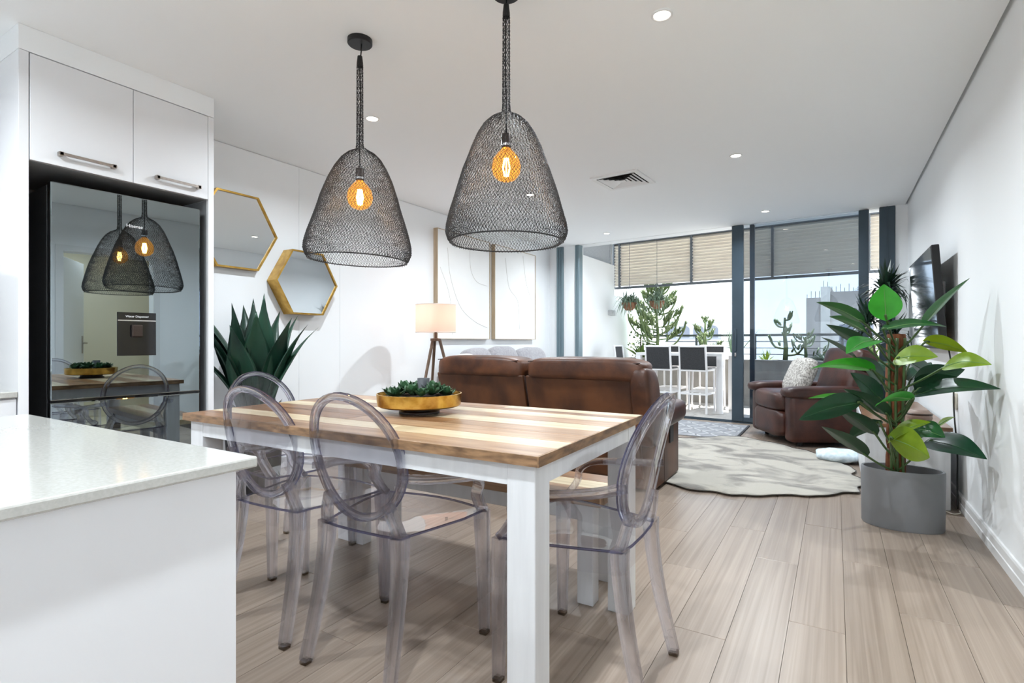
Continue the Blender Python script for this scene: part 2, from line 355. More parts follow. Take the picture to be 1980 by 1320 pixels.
def curve_pts(ctrl, n=8):
    """Catmull-Rom through control points"""
    P = [Vector(p) for p in ctrl]; P = [P[0]*2-P[1]]+P+[P[-1]*2-P[-2]]; o = []
    for i in range(1, len(P)-2):
        for k in range(n):
            t = k/n; a, b, c_, d = P[i-1], P[i], P[i+1], P[i+2]
            o.append(0.5*((2*b)+(c_-a)*t+(2*a-5*b+4*c_-d)*t*t+(3*b-a-3*c_+d)*t**3))
    o.append(P[-2]); return o
def text_part(name, s, size, mat, parent, mtx, extrude=0.0004):
    cu = bpy.data.curves.new(name, 'FONT'); cu.body = s; cu.size = size; cu.extrude = extrude; cu.align_x = 'CENTER'; cu.align_y = 'CENTER'
    tmp = bpy.data.objects.new(name+'_src', cu); C.objects.link(tmp)
    dg = bpy.context.evaluated_depsgraph_get(); me = bpy.data.meshes.new_from_object(tmp.evaluated_get(dg)); bpy.data.objects.remove(tmp)
    me.materials.clear(); me.materials.append(mat)
    o = bpy.data.objects.new(name, me); C.objects.link(o); o.parent = parent; o.matrix_local = mtx; return o

# ================================================================ the setting
XL, XR, YB, ZC = -4.06, 0.698, -2.2, 2.625
KS = -0.1; FY = 7.5                      # the glazed facade runs along y = FY + KS*x
FRZ = math.atan(KS); FLOC = (0, FY, 0)   # its own frame: local x along it, local y outwards
def fy(x, out=0.0): return FY+KS*x+out
# floor and its boards
fl = struct(MB().prism([(XL-.2, YB-.2), (XR+.02, YB-.2), (XR+.02, fy(XR)), (XL-.2, fy(XL))], -0.06, -0.006).build('floor', FLOORB))
pw, pl = 0.186, 1.28
unit = MB().rbox(-0.5, 0.5, -0.5, 0.5, -0.006, 0.0, r=0.0012, seg=1).mesh('plank', PLANK)
x = XL; col = 0
while x < XR-0.01:
    x1 = min(x+pw, XR); yend = fy((x+x1)/2)-0.02
    y = YB-(0.0, 0.47, 0.86, 0.24, 0.68)[col % 5]*pl
    while y < yend:
        a, b = max(y, YB), min(y+pl, yend)
        if b-a > 0.02:
            link('plank', unit, fl, ((x+x1)/2, (a+b)/2, 0), scale=(x1-x-0.0012, b-a-0.0014, 1))
        y += pl
    x += pw; col += 1
# ceiling, with the shadow gap along the right wall
ce = MB().prism([(XL-.2, YB-.2), (XR-.022, YB-.2), (XR-.022, fy(XR)+.02), (XL-.2, fy(XL)+.02)], ZC, ZC+0.38)
ce.box(XR-.03, XR+.16, YB-.2, fy(XR), ZC+0.05, ZC+0.38)
struct(ce.build('ceiling', CEIL))
# right wall with the doorway behind the viewer's right shoulder
D0, D1, DH = 1.98, 2.86, 2.10
wr = MB().box(XR, XR+.15, YB-.2, D0, 0, ZC+.06).box(XR, XR+.15, D1, fy(XR)+.1, 0, ZC+.06).box(XR, XR+.15, D0, D1, DH, ZC+.06)
struct(wr.build('wall_right', WHITE))
bb = [(0, 0), (-0.016, 0), (-0.016, 0.045), (-0.012, 0.048), (-0.012, 0.086), (-0.008, 0.096), (0, 0.098)]
def skirting(y0, y1):
    return MB().loft([[(XR+px, y, pz) for px, pz in bb] for y in (y0, y1)])
b1 = skirting(D1+.07, fy(XR)-.02); b2 = skirting(YB, D0-.07); b1.add(b2.v, b2.f)
struct(b1.build('baseboard_right', TRIMW))
# door leaf standing open into the corridor beyond
dr = struct(thing('door_1', 'white panelled door standing open in the right wall', 'door', (XR+.15, D0, 0), math.radians(-62)))
MB().rbox(-0.0, 0.035, 0.0, 0.80, 0.01, DH-.03, r=.004).build('door_leaf', TRIMW, dr)
hd = MB().box(-.008, 0, .72, .75, .93, 1.15).tube([(-.008, .735, 1.06), (-.05, .735, 1.06), (-.05, .62, 1.06)], .009)
hd.build('door_handle', NICKEL, dr)
cs = MB().box(XR-.015, XR, D0-.07, D0, 0, DH+.07).box(XR-.015, XR, D1, D1+.07, 0, DH+.07).box(XR-.015, XR, D0, D1, DH, DH+.07)
struct(cs.build('trim_1', TRIMW))
co = MB().box(XR+.15, XR+1.8, D0-.9, D0-.8, 0, 2.62).box(XR+.15, XR+1.8, D1+.9, D1+1.0, 0, 2.62).box(XR+1.7, XR+1.8, D0-.8, D1+.9, 0, 2.62)
co.box(XR+.15, XR+1.8, D0-.9, D1+1.0, 2.62, 2.7).box(XR+.15, XR+1.8, D0-.9, D1+1.0, -.06, 0)
struct(co.build('wall_corridor', BEIGE))
# back wall, left wall and its cladding panels
struct(MB().box(XL-.2, XR+.15, YB-.15, YB, 0, ZC).build('wall_back', WHITE))
wl = struct(MB().box(XL-.2, XL-.012, YB, fy(XL)+.05, 0, ZC).build('wall_left', WHITE))
for a, b in ((YB, 1.92), (1.92, 3.054), (3.054, 3.509), (3.509, fy(XL))):
    MB().rbox(XL-.012, XL, a+.0012, b-.0012, 0.0, ZC-.006, r=.001, seg=1).build('panel', PANELW, wl)
struct(MB().rbox(XL, XL+.014, 1.95, fy(XL)-.02, 0, .09, r=.004).build('baseboard_left', TRIMW))

# ---------------------------------------------------------------- glazed facade
def fbox(m, x0, x1, y0, y1, z0, z1): return m.box(x0*1.005, x1*1.005, y0, y1, z0, z1)
def fobj(m, name, mat, parent=None, **k):
    return m.build(name, mat, parent, loc=FLOC if parent is None else None, rz=FRZ if parent is None else None, **k)
wf = MB(); fbox(wf, -3.79, -3.573, 0, .25, 0, ZC); fbox(wf, .585, .86, 0, .25, 0, ZC); fbox(wf, -4.3, -3.925, 0, .25, 0, ZC)
fbox(wf, -4.3, .86, .03, .25, ZC, 3.0)
struct(fobj(wf, 'wall_window', WHITE))
w1 = struct(bpy.data.objects.new('window_1', None)); C.objects.link(w1); w1.location = FLOC; w1.rotation_euler = (0, 0, FRZ)
def post(x0, x1, y0, y1, mat, ribs=0):
    m = MB().rbox(x0*1.005, x1*1.005, y0, y1, 0.0, ZC, r=.006, seg=1)
    for k in range(ribs):
        xx = (x0+(x1-x0)*(k+1)/(ribs+1))*1.005
        m.box(xx-.004, xx+.004, y0-.008, y0, 0.0, ZC)
    return m.build('jamb', mat, w1)
post(-3.921, -3.793, -.02, .10, FRAMELT, 2)
post(-3.573, -3.497, -.02, .10, FRAMELT, 1)
post(.434, .583, -.02, .12, FRAMEBL, 1)
m = MB().box(-3.573, .583, .01, .12, -.012, .012); m.box(-3.573, .583, .03, .04, .012, .02); m.box(-3.573, .583, .085, .095, .012, .02)
m.build('floor_track', FRAMEBL, w1)
def slider(n, s0, s1, s2, s3, y0, y1, lab):
    w = struct(bpy.data.objects.new('window_%d' % n, None)); C.objects.link(w); w.location = FLOC; w.rotation_euler = (0, 0, FRZ)
    for a, b in ((s0, s1), (s2, s3)):
        MB().rbox(a*1.005, b*1.005, y0, y1, .02, ZC-.004, r=.005, seg=1).build('stile', FRAMEBL, w)
    MB().box(s1*1.005, s2*1.005, y0+.005, y1-.005, .02, .075).build('bottom_rail', FRAMEBL, w)
    MB().box(s1*1.005, s2*1.005, (y0+y1)/2-.003, (y0+y1)/2+.003, .075, ZC-.004).build('pane', TINTGL, w)
    return w
p2 = slider(2, -1.183, -1.04, .234, .335, -.005, .045, '')
MB().rbox(-1.15, -1.125, -.028, -.005, .95, 1.25, r=.005).build('pull_handle', FRAMEBL, p2)
MB().rbox(-1.15, -1.128, -.020, -.005, .88, .93, r=.003).build('lock_plate', SILVER, p2)
slider(3, -.976, -.92, .245, .325, .065, .115, '')

# ---------------------------------------------------------------- balcony shell
bw = MB(); bw.box(-3.77, -3.57, 8.0, 9.62, -.02, 2.515).box(-3.77, -3.57, 9.62, 10.83, -.02, 1.95)
struct(bw.build('wall_balcony', WHITE))
so = MB().prism([(-4.3, fy(-4.3, .2)), (3.2, fy(3.2, .2)), (3.2, fy(3.2, 2.35)), (-4.3, fy(-4.3, 2.35))], 2.985, 3.2)
struct(so.build('ceiling_balcony', WHITE))
bf = struct(MB().prism([(-4.0, fy(-4.0, .02)), (3.2, fy(3.2, .02)), (3.2, 11.4), (-4.0, 11.4)], -.3, -.026).build('floor_balcony', FLOORB))
tile = MB().rbox(-.5, .5, -.5, .5, -.02, 0, r=.002, seg=1).mesh('tile', DECK)
for i in range(9):
    for j in range(5):
        link('tile', tile, bf, (-3.3+i*.6, 8.12+j*.6-.06*i, -.006), (0, 0, FRZ), (.596, .596, 1))
# hanging louvre screens above the railing
LY = 1.85
ls = thing('louvre_screen', 'cream slatted louvre screen in grey frame hanging above the balcony railing', 'louvre', (0, FY+LY, 0), FRZ)
x0, x1, z0, z1 = -3.63, 1.05, 2.10, 2.965
MB().box(x0, x1, -.025, .025, z0-.03, z0+.012).build('bottom_rail', LOUVREF, ls)
MB().box(x0, x1, -.025, .025, z1-.045, z1).build('top_rail', LOUVREF, ls)
mull = [x0, -3.51, -2.15, -.86, .42, x1]
for i, xx in enumerate(mull):
    MB().box(xx-.018, xx+.018, -.03, .025, z0, z1-.03).build('mullion', LOUVREF, ls)
nsl = 15; pitch = (z1-.05-z0-.015)/nsl
for i in range(5):
    L_ = mull[i+1]-mull[i]-.04
    sl = MB().add([(-L_/2, -.034, -.0315), (L_/2, -.034, -.0315), (L_/2, .026, .0285), (-L_/2, .026, .0285),
                   (-L_/2, -.029, -.0355), (L_/2, -.029, -.0355), (L_/2, .031, .0245), (-L_/2, .031, .0245)],
                  [(0, 1, 2, 3), (7, 6, 5, 4), (0, 4, 5, 1), (2, 6, 7, 3), (0, 3, 7, 4), (1, 5, 6, 2)]).mesh('slat', LOUVRE)
    for k in range(nsl):
        link('slat', sl, ls, ((mull[i]+mull[i+1])/2, 0, z0+.03+pitch*(k+.5)))
sl2 = thing('louvre_screen', 'grey slatted side louvre on top of the white balcony wall', 'louvre', (-3.66, 8.75, 2.515))
for yy in (-.72, .84): MB().box(-.02, .05, yy-.03, yy+.03, 0, .46).build('mullion', LOUVREG, sl2)
sm = MB().add([(-.02, -.69, -.010), (-.02, .81, -.010), (.03, .81, .012), (.03, -.69, .012), (-.015, -.69, -.013), (-.015, .81, -.013), (.035, .81, .009), (.035, -.69, .009)],
              [(0, 1, 2, 3), (7, 6, 5, 4), (0, 4, 5, 1), (2, 6, 7, 3), (0, 3, 7, 4), (1, 5, 6, 2)]).mesh('slat', LOUVREG)
for k in range(18): link('slat', sm, sl2, (0, 0, .018+k*.0255))
# planter wall and railing
pt = thing('planter_box', 'long concrete planter along the balcony edge', 'planter', (0, FY+2.15, 0), FRZ)
MB().box(-3.55, 3.0, 0, .07, -.02, .76).box(-3.55, 3.0, .62, .69, -.02, .76).box(-3.55, -3.48, .07, .62, -.02, .76).box(2.93, 3.0, .07, .62, -.02, .76).build('box', CONC, pt)
MB().rbox(-3.56, 3.01, -.015, .085, .745, .775, r=.006, seg=1).build('coping', CONC, pt)
MB().box(-3.48, 2.93, .07, .62, .55, .70).build('soil', SOIL, pt)
rl = thing('balcony_railing', 'grey steel balcony railing behind the planter', 'railing', (0, FY+2.92, 0), FRZ)
MB().box(-3.4, 3.2, -.03, .03, 1.175, 1.215).build('handrail', RAILM, rl)
for z in (1.08, .965, .85): MB().tube([(-3.4, 0, z), (3.2, 0, z)], .008, 6).build('rail', RAILM, rl)
for xx in (-3.3, -2.3, -1.25, 0.1, 1.4, 2.7): MB().box(xx-.02, xx+.02, -.02, .02, -.02, 1.18).build('post', RAILM, rl)

# ---------------------------------------------------------------- downlights and ceiling vent
ring_me = MB().lathe([(.050, 0), (.050, -.006), (.040, -.008), (.036, 0)], 24, caps=False).mesh('trim_ring', VENTW, True)
disc_me = MB().lathe([(.037, -.001), (.037, -.004)], 24).mesh('lens', LIGHTD)
DL = [((-.70, 2.52), 'recessed downlight nearest the viewer, right of the pendant lamps'), ((-2.74, 2.65), 'recessed downlight beside the stem of the farther pendant lamp'),
      ((-.705, 4.743), 'recessed downlight right of the ceiling vent'), ((-2.744, 4.889), 'recessed downlight seen through the mesh of the right pendant'),
      ((-.708, 6.957), 'recessed downlight close to the tinted sliding pane'), ((-2.79, 7.2), 'faint recessed downlight by the open end of the window'),
      ((-.70, .35), 'added unseen downlight above the kitchen island'), ((-2.6, .25), 'added unseen downlight above the kitchen worktop'),  # added lamps out of view, filling the kitchen end with light
      ((-.70, -1.3), 'added unseen downlight by the back wall on the right'), ((-2.7, -1.3), 'added unseen downlight by the back wall in the kitchen'), ((1.5, 2.4), 'added unseen downlight brightening the corridor behind the open door')]  # also added out of view: back wall fill and a corridor brightener
for (x, y), lab in DL:
    t = thing('downlight', lab, 'downlight', (x, y, ZC), group='recessed ceiling downlights')
    link('trim_ring', ring_me, t); link('lens', disc_me, t)
    ld = bpy.data.lights.new('downlight_beam', 'AREA'); ld.shape = 'DISK'; ld.size = .07; ld.energy = DOWNLIGHT_W; ld.color = (0.86, 0.94, 1.0); ld.spread = math.radians(158)
    lo = bpy.data.objects.new('downlight_beam', ld); C.objects.link(lo); lo.parent = t; lo.location = (0, 0, -.012)
vt = thing('ceiling_vent', 'square white air vent with slanted fins in the ceiling', 'vent', (-1.735, 4.905, ZC), math.radians(-4))
def sqring(m, a, b, za, zb):
    va = [(-a, -a, za), (a, -a, za), (a, a, za), (-a, a, za)]; vb = [(-b, -b, zb), (b, -b, zb), (b, b, zb), (-b, b, zb)]
    m.add(va+vb, [(j, (j+1) % 4, 4+(j+1) % 4, 4+j) for j in range(4)])
m = MB(); sqring(m, .235, .235, 0, -.014); sqring(m, .235, .19, -.014, -.014); sqring(m, .19, .19, -.014, 0); m.build('frame', VENTW, vt)
for k in range(4):
    b = .178-k*.038; m = MB(); sqring(m, b, b-.034, -.016, -.004); sqring(m, b, b-.034, -.018, -.006); m.build('fin', VENTW, vt)
MB().box(-.028, .028, -.028, .028, -.016, -.012).build('centre_plate', VENTW, vt)
MB().box(-.19, .19, -.19, .19, -.002, -.001).build('backing', VENTD, vt)

# ---------------------------------------------------------------- kitchen: fridge alcove, cabinets, island
KX = -3.38
al = thing('fridge_surround', 'tall white fridge surround with side panels and bulkhead up to the ceiling', 'cabinet', (0, 0, 0))
MB().rbox(XL+.02, KX, .965, 1.004, 0, 2.50, r=.002).build('side_panel', GLOSSW, al)
MB().rbox(XL+.02, KX, 1.878, 1.914, 0, 2.50, r=.002).build('side_panel', GLOSSW, al)
MB().box(XL+.02, KX, .965, 1.914, 2.502, ZC-.001).build('bulkhead', WHITE, al)
MB().box(XL+.02, XL+.03, 1.004, 1.878, 0, 1.97).build('back_panel', ALCOVE, al)
MB().box(XL+.03, KX-.02, 1.8765, 1.878, 0, 1.97).build('inner_lining', ALCOVE, al)
ov = thing('wall_cabinet', 'white two-door cabinet over the fridge', 'cabinet', (0, 0, 0))
MB().box(XL+.02, KX-.022, 1.006, 1.876, 1.972, 2.498).build('carcass', ALCOVE, ov)
for a, b, h0, h1 in ((1.008, 1.4575, 1.114, 1.368), (1.4605, 1.876, 1.566, 1.822)):
    d = MB().rbox(KX-.020, KX, a, b, 1.974, 2.497, r=.002).build('door', GLOSSW, ov)
    hm = MB().box(KX+.022, KX+.030, h0, h1, 2.026, 2.040)
    for yy in (h0, h1-.022): hm.rbox(KX, KX+.030, yy, yy+.022, 2.022, 2.044, r=.004)
    hm.build('bar_handle', NICKEL, d)
fr = thing('refrigerator', 'tall fridge freezer with dark mirrored doors and a water dispenser', 'refrigerator', (-3.415, 1.47, 0), math.radians(-3.7))
fw = .365; FZ0, FZS, FZ1 = .04, .768, 1.905
MB().rbox(-.55, -.06, -fw, fw, FZ0, FZ1-.01, r=.004).build('body', FSIDE, fr)
fd = MB().rbox(-.055, 0, -fw, fw, FZS+.005, FZ1, r=.006).build('door', FGLASS, fr)
MB().rbox(-.055, 0, -fw, fw, FZ0+.01, FZS-.005, r=.006).build('freezer_drawer', FGLASS, fr)
MB().box(-.05, -.012, -fw+.003, fw-.003, FZS-.006, FZS+.006).build('grip_recess', BLKGLOSS, fr)
for yy in (-.3, .3): MB().lathe([(.02, 0), (.02, .045)], 12, c=(-.3, yy, 0)).build('foot', BLKGLOSS, fr)
dp = MB().rbox(0, .004, -.075, .118, 1.000, 1.245, r=.002).build('dispenser', BLKGLOSS, fd)
MB().box(.004, .0055, -.073, .116, 1.196, 1.202).build('dispenser_strip', SILVER, dp)
MB().rbox(.004, .022, -.010, .045, 1.105, 1.175, r=.006).build('dispenser_paddle', BRONZE, dp)
RM = lambda x, y, z: Matrix(((0, 0, 1, x), (1, 0, 0, y), (0, 1, 0, z), (0, 0, 0, 1)))
text_part('dispenser_lettering', 'Water Dispenser', .0165, LETTER, dp, RM(.0046, .022, 1.222))
text_part('door_lettering', 'Hisense', .026, LETTER, fd, RM(.0006, .01, 1.735))

KL = XL+.02
kb = thing('base_cabinet', 'white kitchen base unit with drawer left of the fridge', 'cabinet', (0, 0, 0))
MB().box(KL, KX-.03, YB+.02, .963, .10, .806).build('carcass', GLOSSW, kb)
MB().box(KL, KX-.08, YB+.02, .963, 0, .10).build('plinth', TRIMW, kb)
for k in range(5):
    y1 = .960-k*.6
    for a, b in ((.56, .80), (.33, .555), (.11, .325)):
        d = MB().rbox(KX-.03, KX-.010, y1-.597, y1, a, b, r=.002).build('drawer', GLOSSW, kb)
        hm = MB().box(KX+.012, KX+.020, y1-.43, y1-.17, b-.075, b-.061)
        for yy in (y1-.43, y1-.192): hm.box(KX-.010, KX+.020, yy, yy+.022, b-.079, b-.057)
        hm.build('bar_handle', NICKEL, d)
tag(MB().rbox(XL, KX, YB, .963, .808, .838, r=.004).build('worktop', QUARTZ), 'pale quartz worktop running along the wall left of the fridge', 'worktop')
tag(MB().rbox(XL+.09, KX-.06, .52, .88, .8385, .852, r=.006).build('glass_hob', BLKGLOSS), 'flat black hob plate on the kitchen worktop', 'hob')
ku = thing('wall_cabinet', 'white upper kitchen cabinet at the left edge of the picture', 'cabinet', (0, 0, 0))
MB().box(XL, -3.735, YB, .95, 1.43, 2.36).build('carcass', GLOSSW, ku)
for k in range(5): MB().rbox(-3.735, -3.715, .95-.6*(k+1)+.003, .95-.6*k-.003, 1.43, 2.36, r=.002).build('door', GLOSSW, ku)
struct(MB().box(XL, -3.70, YB, .963, 2.37, ZC).build('wall_bulkhead', WHITE))
struct(MB().box(XL, XL+.008, YB, .963, .84, 1.43).build('wall_backsplash', SPLASH))

isl = thing('kitchen_island', 'white kitchen island with a pale quartz top in the left foreground', 'kitchen island', (0, 0, 0))
IX0, IX1, IY0, IY1, IZ = -2.10, -.948, -1.3, .622, .86
MB().rbox(IX0+.03, IX1-.022, IY0+.03, IY1-.030, 0, IZ-.0215, r=.002).build('base', GLOSSW, isl)
MB().rbox(IX0, IX1, IY0, IY1, IZ-.021, IZ, r=.004, seg=2).build('worktop', QUARTZ, isl)

# ================================================================ dining group
TRZ = math.radians(0.9); TC = (-1.508, 1.667)
tb = thing('dining_table', 'long white dining table with a striped reclaimed-wood top', 'table', (*TC, 0), TRZ)
TL, TW, TZ = 1.675, .912, .78
widths = [(.118, 'D'), (.100, 'L'), (.118, 'M'), (.112, 'D'), (.108, 'L'), (.120, 'M'), (.096, 'L'), (.070, 'D'), (.070, 'M')]
tot = sum(a for a, _ in widths); y = -TW/2
TM = {'D': TWOOD_D, 'L': TWOOD_L, 'M': TWOOD_M}
splits = [(-.31, 'D', 'M'), (.18, 'L', 'L'), (-.12, 'D', 'M'), (.26, 'D', 'M'), (-.4, 'L', 'L'), (.05, 'D', 'M'), (.3, 'L', 'L'), (-.2, 'M', 'D'), (.22, 'M', 'L')]
for (a, k), (sx_, ka, kb) in zip(widths, splits):
    wv = a/tot*TW
    for x0, x1, kk in ((-TL/2, sx_, ka), (sx_, TL/2, kb)):
        L_ = x1-x0
        MB().rbox(-L_/2+.0003, L_/2-.0003, -wv/2+.0004, wv/2-.0004, -.029, 0, r=.0016, seg=1).build('plank', TM[kk], tb, loc=((x0+x1)/2, y+wv/2, TZ))
    y += wv
for x0, x1, y0, y1 in ((-TL/2-.004, -TL/2, -TW/2-.004, TW/2+.004), (TL/2, TL/2+.004, -TW/2-.004, TW/2+.004), (-TL/2, TL/2, -TW/2-.004, -TW/2), (-TL/2, TL/2, TW/2, TW/2+.004)):
    MB().box(x0, x1, y0, y1, TZ-.029, TZ-.0005).build('edge_band', TWOOD_E, tb)
m = MB()
m.box(-TL/2+.09, TL/2-.09, -TW/2+.020, -TW/2+.042, .688, TZ-.029); m.box(-TL/2+.09, TL/2-.09, TW/2-.042, TW/2-.020, .688, TZ-.029)
m.box(-TL/2+.020, -TL/2+.042, -TW/2+.09, TW/2-.09, .688, TZ-.029); m.box(TL/2-.042, TL/2-.020, -TW/2+.09, TW/2-.09, .688, TZ-.029)
m.build('apron', TPAINT, tb)
for sx_ in (-1, 1):
    for sy in (-1, 1):
        cx, cy_ = sx_*(TL/2-.018-.044), sy*(TW/2-.018-.044)
        MB().rbox(cx-.044, cx+.044, cy_-.044, cy_+.044, 0, TZ-.029, r=.003).build('leg', TPAINT, tb)
# bench along the far side
bn = thing('dining_bench', 'low wooden bench with white legs tucked under the far side of the table', 'bench', (-1.53, 2.165, 0), TRZ)
BL, BW_ = 1.45, .35
for i, (mt, s0) in enumerate(((TWOOD_M, 0), (TWOOD_L, 1), (TWOOD_D, 2))):
    y0 = -BW_/2+i*BW_/3
    MB().rbox(-BL/2, BL/2, -BW_/6+.0005, BW_/6-.0005, -.042, 0, r=.002, seg=1).build('plank', mt, bn, loc=(0, y0+BW_/6, .455))
MB().box(-BL/2+.1, BL/2-.1, -BW_/2+.035, -BW_/2+.055, .34, .413).box(-BL/2+.1, BL/2-.1, BW_/2-.055, BW_/2-.035, .34, .413).build('apron', TPAINT, bn)
for sx_ in (-1, 1):
    for sy in (-1, 1):
        cx, cy_ = sx_*(BL/2-.075), sy*(BW_/2-.055)
        MB().rbox(cx-.035, cx+.035, cy_-.032, cy_+.032, 0, .413, r=.003).build('leg', TPAINT, bn)

# clear plastic armchairs with oval backs; local +y is the way the sitter faces
def make_ghost():
    t = thing('armchair', '', 'chair')
    SZ = .462
    # seat outline
    pts = []
    for k in range(13):
        u = k/12; pts.append((-.245+.49*u, .185+.045*math.sin(PI*u)))
    pts += [(.235, .06), (.195, -.10), (.168, -.195), (.10, -.205), (0, -.208), (-.10, -.205), (-.168, -.195), (-.195, -.10), (-.235, .06)]
    cx = 0; cyy = .01
    m = MB(); n = len(pts); rings = []
    for s_, dz in ((1.0, 0.0), (.80, -.003), (.5, -.010), (.2, -.013)):
        rings.append([(cx+(x-cx)*s_, cyy+(y-cyy)*s_, SZ+dz) for x, y in pts])
    low = [[(x, y, z-.010) for x, y, z in r] for r in rings]
    m.loft(list(reversed(low))+rings, caps=True)
    m.build('seat', GHOST, t, smooth='auto', ang=35)
    # rim line of the seat and the skirt under it
    MB().tube([(x, y, SZ-.003) for x, y in pts], .0042, 6, closed=True).build('seat_edge', GHOSTE, t, smooth=True)
    sk = MB()
    ins = [(x*.965, cyy+(y-cyy)*.965) for x, y in pts]; ins2 = [(x*.945, cyy+(y-cyy)*.945) for x, y in pts]
    n = len(ins); vs = [(x, y, SZ-.010) for x, y in ins]+[(x, y, SZ-.075) for x, y in ins]+[(x, y, SZ-.075) for x, y in ins2]+[(x, y, SZ-.010) for x, y in ins2]
    fs = []
    for r_ in range(3):
        for j in range(n): fs.append((r_*n+j, r_*n+(j+1) % n, (r_+1)*n+(j+1) % n, (r_+1)*n+j))
    sk.add(vs, fs).build('skirt', GHOST, t, smooth='auto', ang=35)
    # oval back: concave panel, rim
    A, B = .190, .208; bz, by = .705, -.243; tilt = math.radians(13)
    def bp(u, v, off=0.0):
        # u,v on the unit disc; slight wrap forwards at the sides
        x = A*u; z = B*v
        yy = -math.sin(tilt)*z + .030*(u*u) + off
        return (x, by+yy, bz+math.cos(tilt)*z)
    NU = 40; m = MB(); ringsF = []; ringsB = []
    for r_ in (0.02, .35, .7, .985):
        ringsF.append([bp(r_*math.cos(2*PI*k/NU), r_*math.sin(2*PI*k/NU), .0035) for k in range(NU)])
        ringsB.append([bp(r_*math.cos(2*PI*k/NU), r_*math.sin(2*PI*k/NU), -.0035) for k in range(NU)])
    m.loft(list(reversed(ringsF))+ringsB, caps=True)
    # outer edge closes through the rim
    m.build('back_panel', GHOST, t, smooth='auto', ang=50)
    MB().tube([bp(math.cos(2*PI*k/NU), math.sin(2*PI*k/NU)) for k in range(NU)], 1.0, sec=rsec(.012, .0135, .5), closed=True, up=(0, 1, 0)).build('back_rim', GHOSTB, t, smooth='auto', ang=40)
    MB().tube([bp(.945*math.cos(2*PI*k/NU), .95*math.sin(2*PI*k/NU), .010) for k in range(NU)], .0020, 5, closed=True).build('rim_edge', GHOSTE, t, smooth=True)
    MB().tube([bp(1.055*math.cos(2*PI*k/NU), 1.05*math.sin(2*PI*k/NU), .010) for k in range(NU)], .0028, 5, closed=True).build('rim_edge', GHOSTE, t, smooth=True)
    for s_ in (-1, 1):
        q = rsec(1, 1, .14)
        # front leg, slightly tapering
        MB().tube([(s_*.236, .178, SZ-.004), (s_*.238, .182, .30), (s_*.242, .186, .012)], [.024, .021, .0155], sec=q, up=(0, 1, 0)).build('leg', GHOSTB, t, smooth='auto', ang=30)
        # back leg, swept backwards
        rp_ = curve_pts([(s_*.163, -.188, SZ+.004), (s_*.166, -.192, .38), (s_*.172, -.215, .22), (s_*.184, -.262, .012)], 5)
        MB().tube(rp_, [.024-.0075*i/(len(rp_)-1) for i in range(len(rp_))], sec=q, up=(0, 1, 0)).build('leg', GHOSTB, t, smooth='auto', ang=30)
        for (fx, fy_) in ((s_*.242, .186), (s_*.184, -.262)):
            MB().rbox(fx-.0155, fx+.0155, fy_-.0155, fy_+.0155, 0, .014, r=.003, seg=1).build('foot', FOOT, t)
        # strut from seat corner to the oval
        MB().tube(curve_pts([(s_*.163, -.188, SZ), (s_*.150, -.200, .51), (s_*.128, -.208, .565)], 4), 1.0, sec=rsec(.019, .013, .2), up=(0, 1, 0)).build('back_strut', GHOSTB, t, smooth='auto', ang=30)
        # arm and its curved support
        arm = curve_pts([(s_*.184, -.212, .655), (s_*.232, -.135, .640), (s_*.262, -.02, .624), (s_*.270, .07, .610), (s_*.262, .118, .580), (s_*.248, .125, .535), (s_*.240, .155, .490), (s_*.238, .180, SZ)], 6)
        MB().tube(arm, 1.0, sec=rsec(.0195, .0120, .25)).build('arm', GHOSTB, t, smooth='auto', ang=35)
    return t
gh = make_ghost()
ghosts = [((-1.345, 1.438), 2, 'clear plastic armchair nearest the viewer at the long side of the table'),
          ((-1.855, 1.440), 3, 'clear plastic armchair beside the island, second along the near side of the table'),
          ((-.735, 1.672), 91, 'clear plastic armchair at the right-hand end of the table'),
          ((-2.375, 1.735), -88, 'clear plastic armchair at the far left end of the table, below the agave')]
for i, ((x, y), a, lab) in enumerate(ghosts):
    o = gh if i == 0 else copy_tree(gh)
    o.location = (x, y, 0); o.rotation_euler = (0, 0, math.radians(a)); tag(o, lab, 'chair', 'clear plastic armchairs round the table')

# gold dish of succulents
BX, BY = -1.505, 1.725
bo = thing('footed_dish', 'round gold dish on a dark foot in the middle of the table', 'dish', (BX, BY, TZ))
MB().lathe([(.085, 0), (.085, .008), (.075, .014), (.075, .026), (.0, .026)], 40, caps=False).build('foot', DARKWOOD, bo, smooth='auto')
MB().lathe([(.0, .026), (.165, .028), (.174, .034), (.178, .082), (.174, .083), (.168, .040), (.0, .038)], 48, caps=False).build('bowl', GOLD, bo, smooth='auto')
MB().lathe([(.0, .039), (.168, .039), (.168, .066), (.0, .074)], 40, caps=False).build('gravel', SOIL, bo, smooth='auto')
def sleaf(u, v):
    # fat spoon-shaped leaf, 1 long, pointing along +x
    wdt = .30*math.sin(PI*min(1, u*.86+.1))**.8*(1 if u < .98 else .4); a = (v-.5)*2
    return (u, wdt*a, .22*u*u+.10*(abs(a)**2)*wdt)
lf_me = MB().grid(sleaf, 6, 4).add([], []).mesh('leaf', SUCC, True)
def succulent(x, y, z, s, lab):
    t = thing('succulent', lab, 'succulent', (x, y, z), random.uniform(0, 6), 'succulents in the gold dish')
    for ring_, (n, el, sc_) in enumerate(((7, .35, 1.0), (6, .8, .82), (4, 1.2, .55))):
        for k in range(n):
            link('leaf', lf_me, t, (0, 0, .004*ring_), (random.uniform(-.1, .1), -el+random.uniform(-.15, .15), 2*PI*k/n+ring_*.5), (s*sc_,)*3)
    return t
